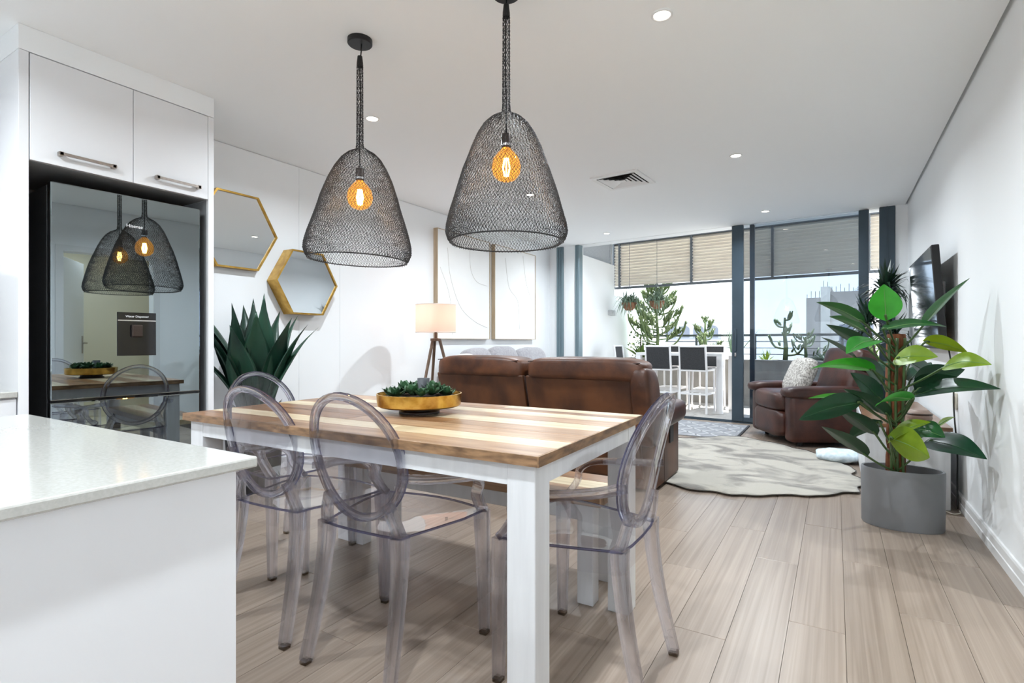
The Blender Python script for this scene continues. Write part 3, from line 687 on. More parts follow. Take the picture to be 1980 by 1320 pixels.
where = ['at the left tip of the gold dish', 'at the front left of the gold dish', 'in front of the candle cup in the gold dish', 'at the front right of the gold dish',
         'at the right end of the gold dish', 'at the back right of the gold dish', 'behind the candle cup in the gold dish', 'at the back left of the gold dish',
         'left of the candle cup in the gold dish', 'right of the candle cup in the gold dish', 'low at the very front of the gold dish', 'between the candle cup and the back rim']
def cam2(dx, dd):   # offset: dx to the viewer's right, dd away from the viewer
    return (BX+dx*math.cos(YAW)-dd*math.sin(YAW), BY+dx*math.sin(YAW)+dd*math.cos(YAW))
spots = [(-.120, .0, .050), (-.085, -.075, .055), (-.01, -.10, .058), (.065, -.085, .055), (.115, -.01, .052), (.085, .075, .055), (.0, .11, .055), (-.085, .08, .055), (-.06, .0, .066), (.062, .005, .066), (.03, -.135, .042), (-.03, .065, .06)]
for (dx, dd, s_), wh in zip(spots, where):
    x, y = cam2(dx, dd); succulent(x, y, TZ+.070+.012*(abs(dx) < .07), s_, 'green succulent rosette '+wh)
cx, cy_ = cam2(.012, .03)
tag(MB().lathe([(.026, 0), (.026, .07), (.023, .07), (.021, .045), (.0, .045)], 24).build('candle_cup', CANDLE, smooth='auto', loc=(cx, cy_, TZ+.073)), 'grey candle cup standing among the succulents', 'candle')

# ================================================================ pendant lamps of knitted wire
prof = [(.0, .243), (.010, .256), (.040, .266), (.075, .262), (.13, .248), (.224, .221), (.317, .192), (.41, .156), (.47, .128), (.515, .100), (.545, .068), (.560, .038), (.572, .020), (.60, .0165), (.80, .0155), (1.03, .015)]
def prad(z):
    for (a, ra), (b, rb) in zip(prof, prof[1:]):
        if a <= z <= b: return ra+(rb-ra)*(z-a)/(b-a)
    return prof[-1][1]
def knit(name, z0, z1, parent, amp_f=1.0):
    m = MB(); z = z0; row = 0; R0 = .00125
    while z < z1:
        r = prad(z); cell = .0150 if z < .56 else .009
        n = max(8, int(2*PI*r/cell)); pts = []
        for k in range(n*4):
            a = 2*PI*k/(n*4)+row*.37; ph = k % 4
            dz = (.0, .0078, .0, -.0078)[ph]*amp_f*(1+.5*noise.noise(Vector((k*.7, row*1.3, 2.0)))); da = (.0, .25, .0, -.25)[ph]*2*PI/n*.35
            zz = z+dz+.0040*noise.noise(Vector((math.cos(a)*7, math.sin(a)*7, z*30))); rr = prad(max(z0, min(z1, zz)))
            rr *= 1+.030*noise.noise(Vector((math.cos(a)*2.2, math.sin(a)*2.2, z*6)))
            rr += (.0012 if ph in (1, 3) else -.0008)
            pts.append((rr*math.cos(a+da), rr*math.sin(a+da), zz))
        m.tube(pts, R0, 3, closed=True)
        z += .0112; row += 1
    return m
shade_me = knit('wire_shade', .004, .575, None).mesh('wire_shade', WIRE)
neck_me = knit('wire_neck', .578, 1.0, None).mesh('wire_neck', WIRE)
rim_me = MB().tube([(.244*math.cos(2*PI*k/60), .244*math.sin(2*PI*k/60), .001) for k in range(60)], .0032, 6, closed=True).mesh('rim_wire', WIRE, True)
bulb_me = MB().lathe([(.012, .075), (.017, .066), (.030, .052), (.045, .030), (.050, .0), (.045, -.024), (.030, -.042), (.012, -.0495), (.001, -.051)], 28, caps=False).mesh('bulb_glass', AMBER, True)
fm = MB()
for k in range(6):
    a = PI*k/3; fm.tube([(.007*math.cos(a), .007*math.sin(a), .034), (.013*math.cos(a), .013*math.sin(a), .0), (.007*math.cos(a), .007*math.sin(a), -.030)], .0022, 5)
fil_me = fm.mesh('filament', FILA, True)
def pendant(x, y, zr, zb, lab, rot):
    t = thing('pendant_lamp', lab, 'pendant lamp', (x, y, ZC), rot, 'knitted wire pendant lamps')
    zr -= ZC; zb -= ZC
    MB().lathe([(.0, 0), (.062, 0), (.062, -.022), (.058, -.026), (.0, -.026)], 32, caps=False).build('ceiling_rose', BLACKM, t, smooth='auto')
    link('wire_shade', shade_me, t, (0, 0, zr)); link('rim_wire', rim_me, t, (0, 0, zr)); link('wire_neck', neck_me, t, (0, 0, zr))
    MB().tube([(.012, 0, -.02), (.010, 0, -.06), (-.004, .002, zr+1.0), (.002, .004, zr+.8), (-.003, 0, zr+.62), (0, 0, zb+.13)], .0034, 6).build('flex', BLACKM, t, smooth=True)
    MB().lathe([(.0, zr+1.05), (.012, zr+1.045), (.016, zr+1.01), (.016, zr+.99)], 16, caps=False).build('collar', BLACKM, t, smooth='auto')
    so_ = MB().lathe([(.004, .142), (.020, .136), (.0215, .130), (.0215, .078), (.018, .074), (.0, .074)], 24, caps=False).build('socket', BRONZE, t, smooth='auto', loc=(0, 0, zb))
    MB().lathe([(.0222, .092), (.0222, .082)], 24, caps=False).build('socket_ring', SILVER, so_)
    bl = link('bulb', bulb_me, t, (0, 0, zb-.012), scale=(1.3, 1.3, 1.22))
    MB().lathe([(.0135, .079), (.0135, .064)], 16).build('bulb_cap', BRASS, bl); link('filament', fil_me, bl)
    return t
a_ = pendant(-2.082, 1.929, 1.495, 1.828, 'black wire-mesh pendant lamp on the left with its ceiling rose in view', .6); a_.rotation_euler = (0, 0, 0)
_fw = Vector((-math.sin(YAW), math.cos(YAW), 0))
for ch in a_.children:
    if ch.name.startswith(('wire_shade', 'rim_wire')):
        pv = Vector((0, 0, 1.495-ZC+.57)); ch.matrix_local = Matrix.Translation((.010*math.cos(YAW), .010*math.sin(YAW), 0)) @ Matrix.Translation(pv) @ Matrix.Rotation(math.radians(2.0), 4, _fw) @ Matrix.Translation(-pv) @ Matrix.Translation((0, 0, 1.495-ZC))
pendant(-1.237, 1.99, 1.515, 1.855, 'black wire-mesh pendant lamp on the right, nearer the viewer', 2.1)

# ================================================================ hexagonal mirrors, agave, pictures, floor lamp
def hexm(cy_, cz, R, dep, lab):
    t = thing('hexagon_mirror', lab, 'mirror', (XL, cy_, cz), group='hexagonal gold mirrors on the left wall')
    P = lambda r, x: [(x, r*math.cos(PI*k/3), r*math.sin(PI*k/3)) for k in range(6)]
    fl_ = .016
    m = MB(); m.loft([P(R, .002), P(R, dep), P(R-fl_, dep), P(R-fl_, dep-.012)], caps=False); m.add(P(R, .002), [(5, 4, 3, 2, 1, 0)])
    m.build('frame', GOLDF, t)
    MB().loft([P(R-fl_-.001, dep-.016), P(R-fl_-.001, dep-.010)]).build('glass', MIRROR, t)
    return t
hexm(2.458, 1.948, .343, .062, 'gold hexagonal mirror half hidden by the fridge surround')
hexm(3.058, 1.590, .318, .125, 'gold hexagonal mirror with the deep frame, lower on the wall')
def agave(loc):
    t = thing('agave_plant', 'large dark green agave in a tall pot against the left wall', 'plant', loc)
    MB().lathe([(.0, 0), (.17, 0), (.20, .50), (.19, .505), (.175, .46), (.0, .46)], 32, caps=False).build('pot', POTB, t, smooth='auto')
    for k in range(26):
        a = 2*PI*k/13+(.24 if k > 12 else 0); h0 = .50+.05*(k > 12); u = Vector((math.cos(a), math.sin(a), 0)); s_ = Vector((-u.y, u.x, 0))
        p = Vector((0, 0, h0))+u*.10
        MB().add([p-s_*.03, p+s_*.03, p+u*.07+s_*.012+Vector((0, 0, .06)), p+u*.095+Vector((0, 0, .095)), p+u*.07-s_*.012+Vector((0, 0, .06))], [(0, 1, 2, 3, 4)]).build('husk', AGAVEB, t)
    # (azimuth in degrees, outward reach, tip height above the base, width)
    LV = [(-58, .30, .70, .165), (-30, .18, .80, .17), (-92, .33, .76, .15), (-120, .46, .62, .15), (10, .30, .76, .16), (38, .33, .72, .15), (62, .40, .70, .15),
          (85, .30, .80, .14), (120, .36, .84, .14), (160, .30, .88, .15), (205, .36, .82, .15), (240, .40, .84, .14), (262, .32, .74, .15), (-5, .08, .94, .14), (150, .10, .92, .13), (-75, .16, .86, .15)]
    for az, rch, ht, wd in LV:
        a = math.radians(az); u = Vector((math.cos(a), math.sin(a), 0)); s_ = Vector((-u.y, u.x, 0))
        def fn(i, j, u=u, s_=s_, rch=rch, ht=ht, wd=wd):
            v = (j-.5)*2
            out_ = .055+(rch-.05)*(i**1.9)+.05*i; up_ = .50+ht*(i-.10*i*i)*1.1
            prof_ = (.55+.45*math.sin(PI*min(1, i*1.15)))*(1 if i < .55 else max(0.0, 1-((i-.55)/.45)**1.5))
            hw = wd*.66*prof_
            cup = .42*hw*v*v
            return u*(out_-cup*.0+cup*.9)+s_*(hw*v)+Vector((0, 0, up_))
        def fb(i, j):
            p = fn(i, j); return p+u*(.010*(1-i)*(1-((j-.5)*2)**2))
        m = MB().grid(fn, 14, 6); m.grid(fb, 14, 6); m.build('leaf', AGAVE, t, smooth=True)
    return t
agave((-3.66, 2.372, 0))
def picture(y0, y1, z0, z1, lab, lines):
    t = thing('framed_picture', lab, 'picture', (XL, (y0+y1)/2, (z0+z1)/2), group='tall framed line drawings')
    hw, hh, dp_, b = (y1-y0)/2, (z1-z0)/2, .062, .006
    MB().box(.002, dp_, -hw, -hw+b, -hh, hh).build('frame_side', PALEWOOD, t); MB().box(.002, dp_, hw-b, hw, -hh, hh).build('frame_side', PALEWOOD, t)
    MB().box(.002, dp_, -hw+b, hw-b, hh-b, hh).build('frame_top', PALEWOOD, t); MB().box(.002, dp_, -hw+b, hw-b, -hh, -hh+b).build('frame_bottom', PALEWOOD, t)
    MB().box(.004, dp_-.010, -hw+b, hw-b, -hh+b, hh-b).build('canvas', CANVAS, t)
    for ln in lines:
        MB().tube([(dp_-.0095, y, z) for y, z in [(p.x, p.y) for p in curve_pts([(a, b_, 0) for a, b_ in ln], 8)]], .0035, 5).build('drawn_line', PENCIL, t)
    return t
picture(4.90, 6.02, 1.11, 2.42, 'framed line drawing behind the floor lamp', [[(-.36, .45), (-.30, .1), (-.1, -.25), (.2, -.42), (.5, -.50)], [(-.50, .2), (-.35, -.05), (-.28, -.3), (-.26, -.6)], [(.1, .5), (.12, .25), (.25, .1), (.5, .06)]])
picture(6.14, 7.30, 1.11, 2.42, 'framed line drawing nearer the windows', [[(-.3, .5), (-.2, .1), (.05, -.1), (.1, -.5)], [(.2, .6), (.3, .2), (.5, -.1)]])
lp = thing('floor_lamp', 'wooden tripod floor lamp with a glowing drum shade behind the sofa', 'floor lamp', (-3.50, 4.262, 0))
MB().lathe([(.205, 1.175), (.205, 1.455)], 48, caps=False).build('lamp_shade', SHADE, lp, smooth=True)
for zz in (1.175, 1.455): MB().tube([(.205*math.cos(2*PI*k/48), .205*math.sin(2*PI*k/48), zz) for k in range(48)], .003, 5, closed=True).build('shade_ring', CUSHW, lp)
MB().lathe([(.0, 1.085), (.055, 1.085), (.055, 1.11), (.014, 1.115), (.014, 1.24), (.0, 1.24)], 20, caps=False).build('hub', LWOOD, lp, smooth='auto')
for k in range(3):
    a = 2*PI*k/3+2.5; c_, s_ = math.cos(a), math.sin(a)
    MB().tube([(.04*c_, .04*s_, 1.10), (.33*c_, .33*s_, 0.012)], [.016, .012], 8).build('leg', LWOOD, lp, smooth='auto')
MB().lathe([(.0, .05), (.02, .045), (.03, .015), (.022, -.02), (.0, -.03)], 16, caps=False).build('bulb', BULBW, lp, smooth=True, loc=(0, 0, 1.29))
ld = bpy.data.lights.new('lamp_light', 'POINT'); ld.energy = 1.7; ld.color = (1, .66, .52); ld.shadow_soft_size = .05
lo = bpy.data.objects.new('lamp_light', ld); C.objects.link(lo); lo.parent = lp; lo.location = (0, 0, 1.32)

# ================================================================ living area
def P(u, v, d):
    """world point d metres ahead of the camera, for the viewing ray given in photo pixels"""
    x, z = (u-990)/1030.0, (660-v)/1030.0
    return Vector(((-math.sin(YAW)+math.cos(YAW)*x)*d, (math.cos(YAW)+math.sin(YAW)*x)*d, CAM_H+z*d))
sf = thing('leather_sofa', 'brown leather two-seat recliner sofa seen from behind, beyond the table', 'sofa', (0, 0, 0))
MB().rbox(-2.86, -1.20, 3.72, 4.42, .03, .26, r=.03).build('base', LEATHER2, sf, smooth='auto')
for i, (x0, x1) in enumerate(((-2.872, -2.040), (-2.016, -1.162))):
    L_ = Matrix.Rotation(0, 3, 'X')
    def lean(m, x0=x0, x1=x1):
        # shear the upright slab so that it leans back towards the viewer
        m.v = [(x, y-.25*(z-.10), z) for x, y, z in m.v]; return m
    lean(MB().rbox(x0, x1, 3.690, 3.745, .10, .822, r=.012, seg=3)).build('back_panel', LEATHER2, sf, smooth='auto')
    xa, xb = x0-.012*(i == 0)+.004, x1+.075*(i == 1)-.004
    hc = MB().pillow(((xa+xb)/2, 3.635, .885), (xb-xa, .31, .165), .38, 40, 18, .035, 5.5, seed=i*3.1)
    hc.v = [(x, y, z-.020*((x-(xa+xb)/2)/(xb-xa)*2)**4) for x, y, z in hc.v]
    hd_ = hc.build('head_cushion', LEATHER, sf, smooth=True)
    MB().tube([(xa+.03+(xb-xa-.06)*k/20, 3.500+.004*math.sin(k*1.7), .930+.004*math.sin(k*2.3)) for k in range(21)], .004, 5).build('seam', STITCH, hd_, smooth=True)
    MB().pillow(((x0+x1)/2, 3.79, .62), (x1-x0-.02, .26, .48), .40, 32, 16, .03, 5, seed=i+9).build('back_cushion', LEATHER, sf, smooth=True)
    MB().pillow(((x0+x1)/2, 4.16, .40), (x1-x0-.02, .66, .22), .36, 32, 14, .025, 5, seed=i+4).build('seat_cushion', LEATHER, sf, smooth=True)
wg = MB().pillow((-1.125, 3.70, .62), (.155, .30, .56), .5, 24, 18, .05, 7, seed=2.0); wg.v = [(x, y-.22*(z-.45), z) for x, y, z in wg.v]
wg.build('side_wing', LEATHER, sf, smooth=True)
for s_, xc in ((-1, -2.93), (1, -1.175)):
    MB().rbox(xc-.085, xc+.085, 3.735, 4.43, .015, .47, r=.03, seg=3).build('arm', LEATHER2, sf, smooth='auto')
    MB().pillow((xc+.005, 4.22, .515), (.235, .90, .185), .55, 24, 20, .03, 6, seed=s_+3).build('arm_pad', LEATHER3, sf, smooth=True)
MB().tube([(-1.0885, 3.76, .470), (-1.0885, 4.10, .468), (-1.0885, 4.42, .455)], .006, 6).build('piping', CUSHG, sf)
MB().box(-1.0905, -1.0885, 3.985, 3.990, .02, .46).build('panel_seam', STITCH, sf)
MB().rbox(-1.092, -1.080, 4.12, 4.22, .30, .44, r=.006).build('recline_handle', BLACKM, sf)

s2 = thing('grey_sofa', 'low grey sofa along the left wall behind the leather sofa', 'sofa', (0, 0, 0))
MB().rbox(-4.02, -3.12, 4.95, 7.40, .08, .40, r=.04).build('base', CUSHG, s2, smooth='auto')
MB().rbox(-4.02, -3.84, 4.95, 7.40, .40, .80, r=.06, seg=3).build('backrest', CUSHG, s2, smooth='auto')
for y0 in (5.02, 6.2): MB().pillow((-3.47, y0+.58, .47), (.70, 1.15, .18), .4, 28, 12).build('seat_cushion', CUSHG, s2, smooth=True)
for x in (-3.95, -3.2):
    for y in (5.02, 7.32): MB().rbox(x-.03, x+.03, y-.03, y+.03, 0, .09, r=.004).build('leg', LWOOD, s2)
for yc, L_, z, mt, lab in ((5.30, .56, .78, CUSHG, 'grey scatter cushion nearest the floor lamp, showing above the leather sofa'), (5.88, .64, .80, CUSHG, 'grey scatter cushion in the middle of three above the leather sofa'),
                           (6.62, .80, .78, CUSHG, 'grey scatter cushion nearest the windows, showing above the leather sofa')):
    R = Matrix.Rotation(math.radians(-16), 3, 'Y')
    tag(MB().pillow((-3.70, yc, z), (.20, L_, .44), .55, 26, 16, .03, 5, R=R, seed=yc).build('scatter_cushion', mt, smooth=True), lab, 'cushion', 'scatter cushions on the grey sofa')
tag(MB().pillow((-3.66, 5.02, .72), (.20, .40, .44), .55, 26, 16, .03, 5, R=Matrix.Rotation(math.radians(-16), 3, 'Y')).build('scatter_cushion', CUSHW, smooth=True), 'cream scatter cushion at the lamp end of the grey sofa', 'cushion', 'scatter cushions on the grey sofa')

# recliner armchair; local +x is the way it faces
ac = thing('recliner_armchair', 'dark chestnut leather recliner armchair by the tinted window', 'armchair', (-.236, 6.73, 0), math.radians(209.4))
MB().rbox(-.40, .30, -.36, .36, .05, .34, r=.03).build('base', LEATHER3, ac, smooth='auto')
MB().pillow((.40, 0, .215), (.20, .66, .29), .42, 30, 16, .035, 7).build('footrest', LEATHER3, ac, smooth=True)
MB().pillow((.20, 0, .445), (.62, .66, .22), .40, 30, 16, .03, 6, seed=3).build('seat_cushion', LEATHER3, ac, smooth=True)
for s_ in (-1, 1):
    MB().rbox(-.42, .44, s_*.40-.085, s_*.40+.085, .045, .53, r=.045, seg=3).build('arm', LEATHER3, ac, smooth='auto')
    MB().pillow((.04, s_*.40, .555), (.92, .225, .13), .55, 28, 14, .035, 6, seed=s_*2).build('arm_pad', LEATHER3, ac, smooth=True)
Rb = Matrix.Rotation(math.radians(-16), 3, 'Y')
MB().pillow((-.34, 0, .60), (.26, .66, .50), .42, 28, 18, .035, 6, R=Rb).build('backrest', LEATHER3, ac, smooth=True)
MB().pillow((-.42, 0, .865), (.25, .70, .27), .45, 28, 14, .04, 6, R=Rb, seed=5).build('head_cushion', LEATHER3, ac, smooth=True)
for x in (-.35, .30):
    for s_ in (-1, 1): MB().lathe([(.025, 0), (.022, .05)], 12, c=(x, s_*.38, 0)).build('foot', BLACKM, ac)
# knitted cushion on it: ribs modelled as rows of stitches
cq = MB(); Rc = Matrix.Rotation(math.radians(209.4), 3, 'Z') @ Matrix.Rotation(math.radians(-24), 3, 'Y')
sg = lambda x, p: math.copysign(abs(x)**p, x)
def cush(i, j):
    th = 2*PI*j; ph = -PI/2+PI*i
    q = Vector((.085*sg(math.cos(ph), .7)*1.0*sg(math.cos(th), .9), .22*sg(math.cos(ph), .5)*sg(math.sin(th), .5), .21*sg(math.sin(ph), .5)))
    q *= 1+.022*math.sin(q.z*170)*math.cos(q.y*90+q.z*30)
    return Rc @ q+Vector((-.455, 6.665, .70))+Vector((.12, .02, 0))
cq.grid(cush, 60, 72)
tag(cq.build('knitted_cushion', KNIT, smooth=True), 'chunky off-white knitted cushion on the recliner armchair', 'cushion')

# rugs
def rug(name, poly, z, mat, edge, lab, cat, jag=.02, n=10, er=.0022):
    pts = [Vector((p.x, p.y, 0)) for p in curve_pts([(x, y, 0) for x, y in poly]+[(*poly[0], 0)], n)][:-1]
    cen = sum(pts, Vector())/len(pts)
    pts = [p+(p-cen).normalized()*jag*noise.noise(p*7) for p in pts]
    m = MB(); rings = []
    for s_ in (1, .97, .85, .65, .4, .15):
        rings.append([Vector((cen.x+(p.x-cen.x)*s_, cen.y+(p.y-cen.y)*s_, z+(.006 if s_ < 1 else .001)+.010*max(0, noise.noise(Vector((p.x*s_*1.9, p.y*s_*1.9, 4))))*(s_ < .98))) for p in pts])
    bot = [Vector((p.x, p.y, z)) for p in pts]
    m.loft([bot]+rings, caps=True)
    t = thing(name, lab, cat, (0, 0, 0)); m.build('pelt', mat, t, smooth=True)
    MB().tube([p+Vector((0, 0, z+.004)) for p in pts], er, 5, closed=True).build('edge', edge, t)
    return t
rug('cowhide_rug', [(-2.1, 4.75), (-1.55, 4.40), (-1.10, 4.06), (-.82, 3.96), (-.57, 3.985), (-.36, 4.12), (-.10, 4.27), (.12, 4.50), (.17, 4.78), (.13, 5.15), (.09, 5.42), (-.10, 5.72), (-.32, 6.02), (-.62, 6.28), (-.92, 6.43), (-1.2, 6.25), (-1.45, 6.02), (-1.9, 6.05), (-2.3, 5.6), (-2.35, 5.1)], .012, HIDE, HIDEE, 'pale brindled cowhide rug spread across the living room floor', 'rug', .055)
dm = thing('door_rug', 'flat grey rug with a diamond pattern lying at the open window', 'rug', (0, 0, 0))
MB().prism([(-3.2, 6.25), (-.93, 6.25), (-.93, 7.36), (-3.2, 7.58)], .001, .010).build('field', MATG, dm)
MB().prism([(-.95, 6.25), (-.925, 6.25), (-.925, 7.36), (-.95, 7.36)], .002, .013).build('border', MATD, dm)
m = MB()
for k in range(-4, 14):
    for s_ in (-1, 1):
        x = -3.2+.25*k
        a = Vector((x, 6.26, .0105)) if s_ > 0 else Vector((x+.9, 6.26, .0105)); b = a+Vector((s_*.9, 1.08, 0))
        # keep each stroke inside the field
        t0, t1 = 0.0, 1.0
        for lim, sg_ in ((-3.18, 1), (-.97, -1)):
            da = (a.x-lim)*sg_; db = (b.x-lim)*sg_
            if da < 0 and db < 0: t1 = -1
            elif da < 0: t0 = max(t0, da/(da-db))
            elif db < 0: t1 = min(t1, da/(da-db))
        if t1 > t0:
            p, q = a.lerp(b, t0), a.lerp(b, t1); d_ = (q-p).normalized(); n_ = Vector((-d_.y, d_.x, 0))*.012
            m.add([p-n_, p+n_, q+n_, q-n_], [(0, 1, 2, 3)])
m.build('diamond_lines', MATL, dm)

# television and its cabinet
tv = thing('television', 'black flat television mounted on the right wall behind the plant', 'television', (.592, 5.215, 1.385), 0)
R_ = math.radians(4)
def tilt(m): m.v = [(x*math.cos(R_)-z*math.sin(R_)*1, y, x*math.sin(R_)+z*math.cos(R_)) for x, y, z in m.v]; return m
tilt(MB().rbox(-.010, .035, -.63, .63, -.355, .355, r=.006)).build('housing', BLACKM, tv)
tilt(MB().box(-.0125, -.010, -.618, .618, -.335, .343)).build('screen', TVSCR, tv)
tilt(MB().rbox(.035, .065, -.42, .42, -.26, .22, r=.01)).build('rear_cover', BLACKM, tv)
MB().rbox(.055, .104, -.20, .20, -.14, .14, r=.006).build('wall_bracket', PWHITE, tv)
tag(MB().tube(curve_pts([(.665, 4.70, 1.05), (.680, 4.62, .85), (.676, 4.56, .62), (.684, 4.50, .35), (.672, 4.42, .16), (.668, 4.38, .012)], 6), .005, 6).build('power_cable', CABLE, smooth=True), 'black power cable hanging down the wall below the television', 'cable')
tag(MB().tube(curve_pts([(.60, 4.30, .006), (.63, 4.26, .006), (.668, 4.30, .006), (.674, 4.36, .006)], 6), .004, 6).build('white_cord', CREAMP, smooth=True), 'short cream cord looped on the floor by the skirting', 'cable')
tu = thing('tv_cabinet', 'low white television cabinet with a brown wood top behind the grey pot', 'cabinet', (0, 0, 0))
MB().rbox(.186, .630, 4.352, 6.05, .0, .505, r=.003).build('body', TPAINT, tu)
MB().rbox(.176, .640, 4.345, 6.06, .505, .53, r=.003).build('top', TWOOD_D, tu)
for k in range(3):
    y0 = 4.37+k*.56
    d = MB().rbox(.172, .186, y0, y0+.54, .04, .485, r=.003).build('door', TPAINT, tu)
    MB().lathe([(.0, 0), (.012, 0), (.012, .02), (.0, .024)], 12).build('knob', BLACKM, d, loc=(.165, y0+.49, .28))
t = thing('round_speaker', 'small round pinkish speaker with a dark band on the cabinet', 'speaker', (.49, 4.55, .531))
MB().lathe([(.0, 0), (.06, .0), (.074, .03), (.072, .06), (.05, .085), (.0, .09)], 28, caps=False).build('body', pm('blush_ceramic', (.30, .22, .18), rough=.5), t, smooth='auto')
MB().lathe([(.0735, .05), (.0755, .056), (.0725, .062)], 28, caps=False).build('band', DARKWOOD, t)
so_ = thing('wall_socket', 'cream double wall socket above the cabinet', 'socket', (XR-.001, 4.62, .68))
MB().rbox(-.012, .0, -.05, .05, -.055, .055, r=.004).build('plate', CREAMP, so_)
for yy in (-.02, .02): MB().rbox(-.016, -.012, yy-.012, yy+.012, -.02, .03, r=.003).build('rocker', CREAMP, so_)
tag(MB().pillow((.02, 5.62, .055), (.34, .30, .11), .8, 30, 16, .16, 18).build('fluffy_throw', BLUECL, smooth=True), 'pale blue fluffy bundle on the floor in front of the television cabinet', 'throw')

# ================================================================ big potted philodendron
ph = thing('potted_philodendron', 'large glossy philodendron on a coir pole in an oval grey pot by the right wall', 'plant', (.335, 3.862, 0))
PB = Vector((.335, 3.862, 0))
MB().lathe([(.0, 0), (.96, 0), (.985, .01), (1.0, .30), (1.0, .332), (.985, .338), (.93, .336), (.925, .27), (.0, .27)], 48, ax=.203, ay=.132, caps=False).build('pot', POTG, ph, smooth='auto', ang=30)
MB().lathe([(.0, .285), (.92, .278)], 40, ax=.203, ay=.132, caps=False).build('soil', SOIL, ph)
pole = Vector((.305, 3.865, 0))-PB
for k in range(5):
    z0 = .27+k*.172; z1 = z0+.166
    MB().lathe([(.0, z0), (.044, z0+.004), (.051, z0+.05), (.049, z1-.03), (.045, z1), (.0, z1)], 18, c=(pole.x+.003*math.sin(k*2), pole.y, 0), caps=False).build('pole_section', MOSS, ph, smooth='auto')
m = MB()
for k in range(3):
    m.tube(curve_pts([(pole.x-.03+.032*k+.006*math.sin(k+z*5), pole.y-.054, z) for z in (.27, .45, .62, .80, .98, 1.10)], 4), .0075, 7)
m.build('climbing_stem', STEM, ph, smooth=True)
def leaf(B, T, w_px, W, mat, face=1, droop=.12, up=0.35, ribm=RIB, heart=.0):
    """B,T: base and tip; W true width; w_px apparent width -> roll of the blade about its axis"""
    B = Vector(B); T = Vector(T); ax = T-B; L_ = ax.length; ax.normalize()
    mid = (B+T)/2; view = (mid-Vector((0, 0, CAM_H))).normalized()
    s_ = ax.cross(view).normalized(); nrm = s_.cross(ax).normalized()     # nrm away from viewer
    d = (mid-Vector((0, 0, CAM_H))).length
    c_ = max(.12, min(1.0, (w_px*d*.86/1030.0)/W)); th = math.acos(c_)*face
    s2_ = (s_*math.cos(th)+nrm*math.sin(th)).normalized(); n2 = ax.cross(s2_).normalized()
    if n2.z < 0: n2 = -n2
    def fn(i, j):
        v = (j-.5)*2
        prof_ = (math.sin(PI*min(1.0, i**.72))**.85)*(1.0-.18*i) if i < 1 else 0.0
        hw = W/2*prof_
        z_ = droop*L_*math.sin(PI*i)*.55+.20*hw*abs(v)-.04*hw*math.cos(v*9+i*7)*.5
        back = -heart*W*abs(v)*(1-i)**4
        return B-PB+ax*(L_*i+back)+s2_*(hw*v)+n2*z_
    m = MB().grid(fn, 16, 8)
    o = m.build('leaf', mat, ph, smooth=True)
    MB().tube([Vector(fn(i/10, .5))+n2*.001 for i in range(10)], [.0028-.0002*i for i in range(10)], 5).build('midrib', ribm, o, smooth=True)
    # stalk from the pole
    z0 = max(.30, min(1.10, B.z-.16 if B.z > .55 else .32))
    a = pole+Vector((0, -.045, z0)); b = B-PB; md = (a+b)/2+Vector((0, 0, -.02+.25*abs(b.x-a.x)*.3))
    MB().tube(curve_pts([a, md, b, b+ax*.02], 5), [.0062]*15+[.004], 6).build('stalk', STEM, ph, smooth=True)
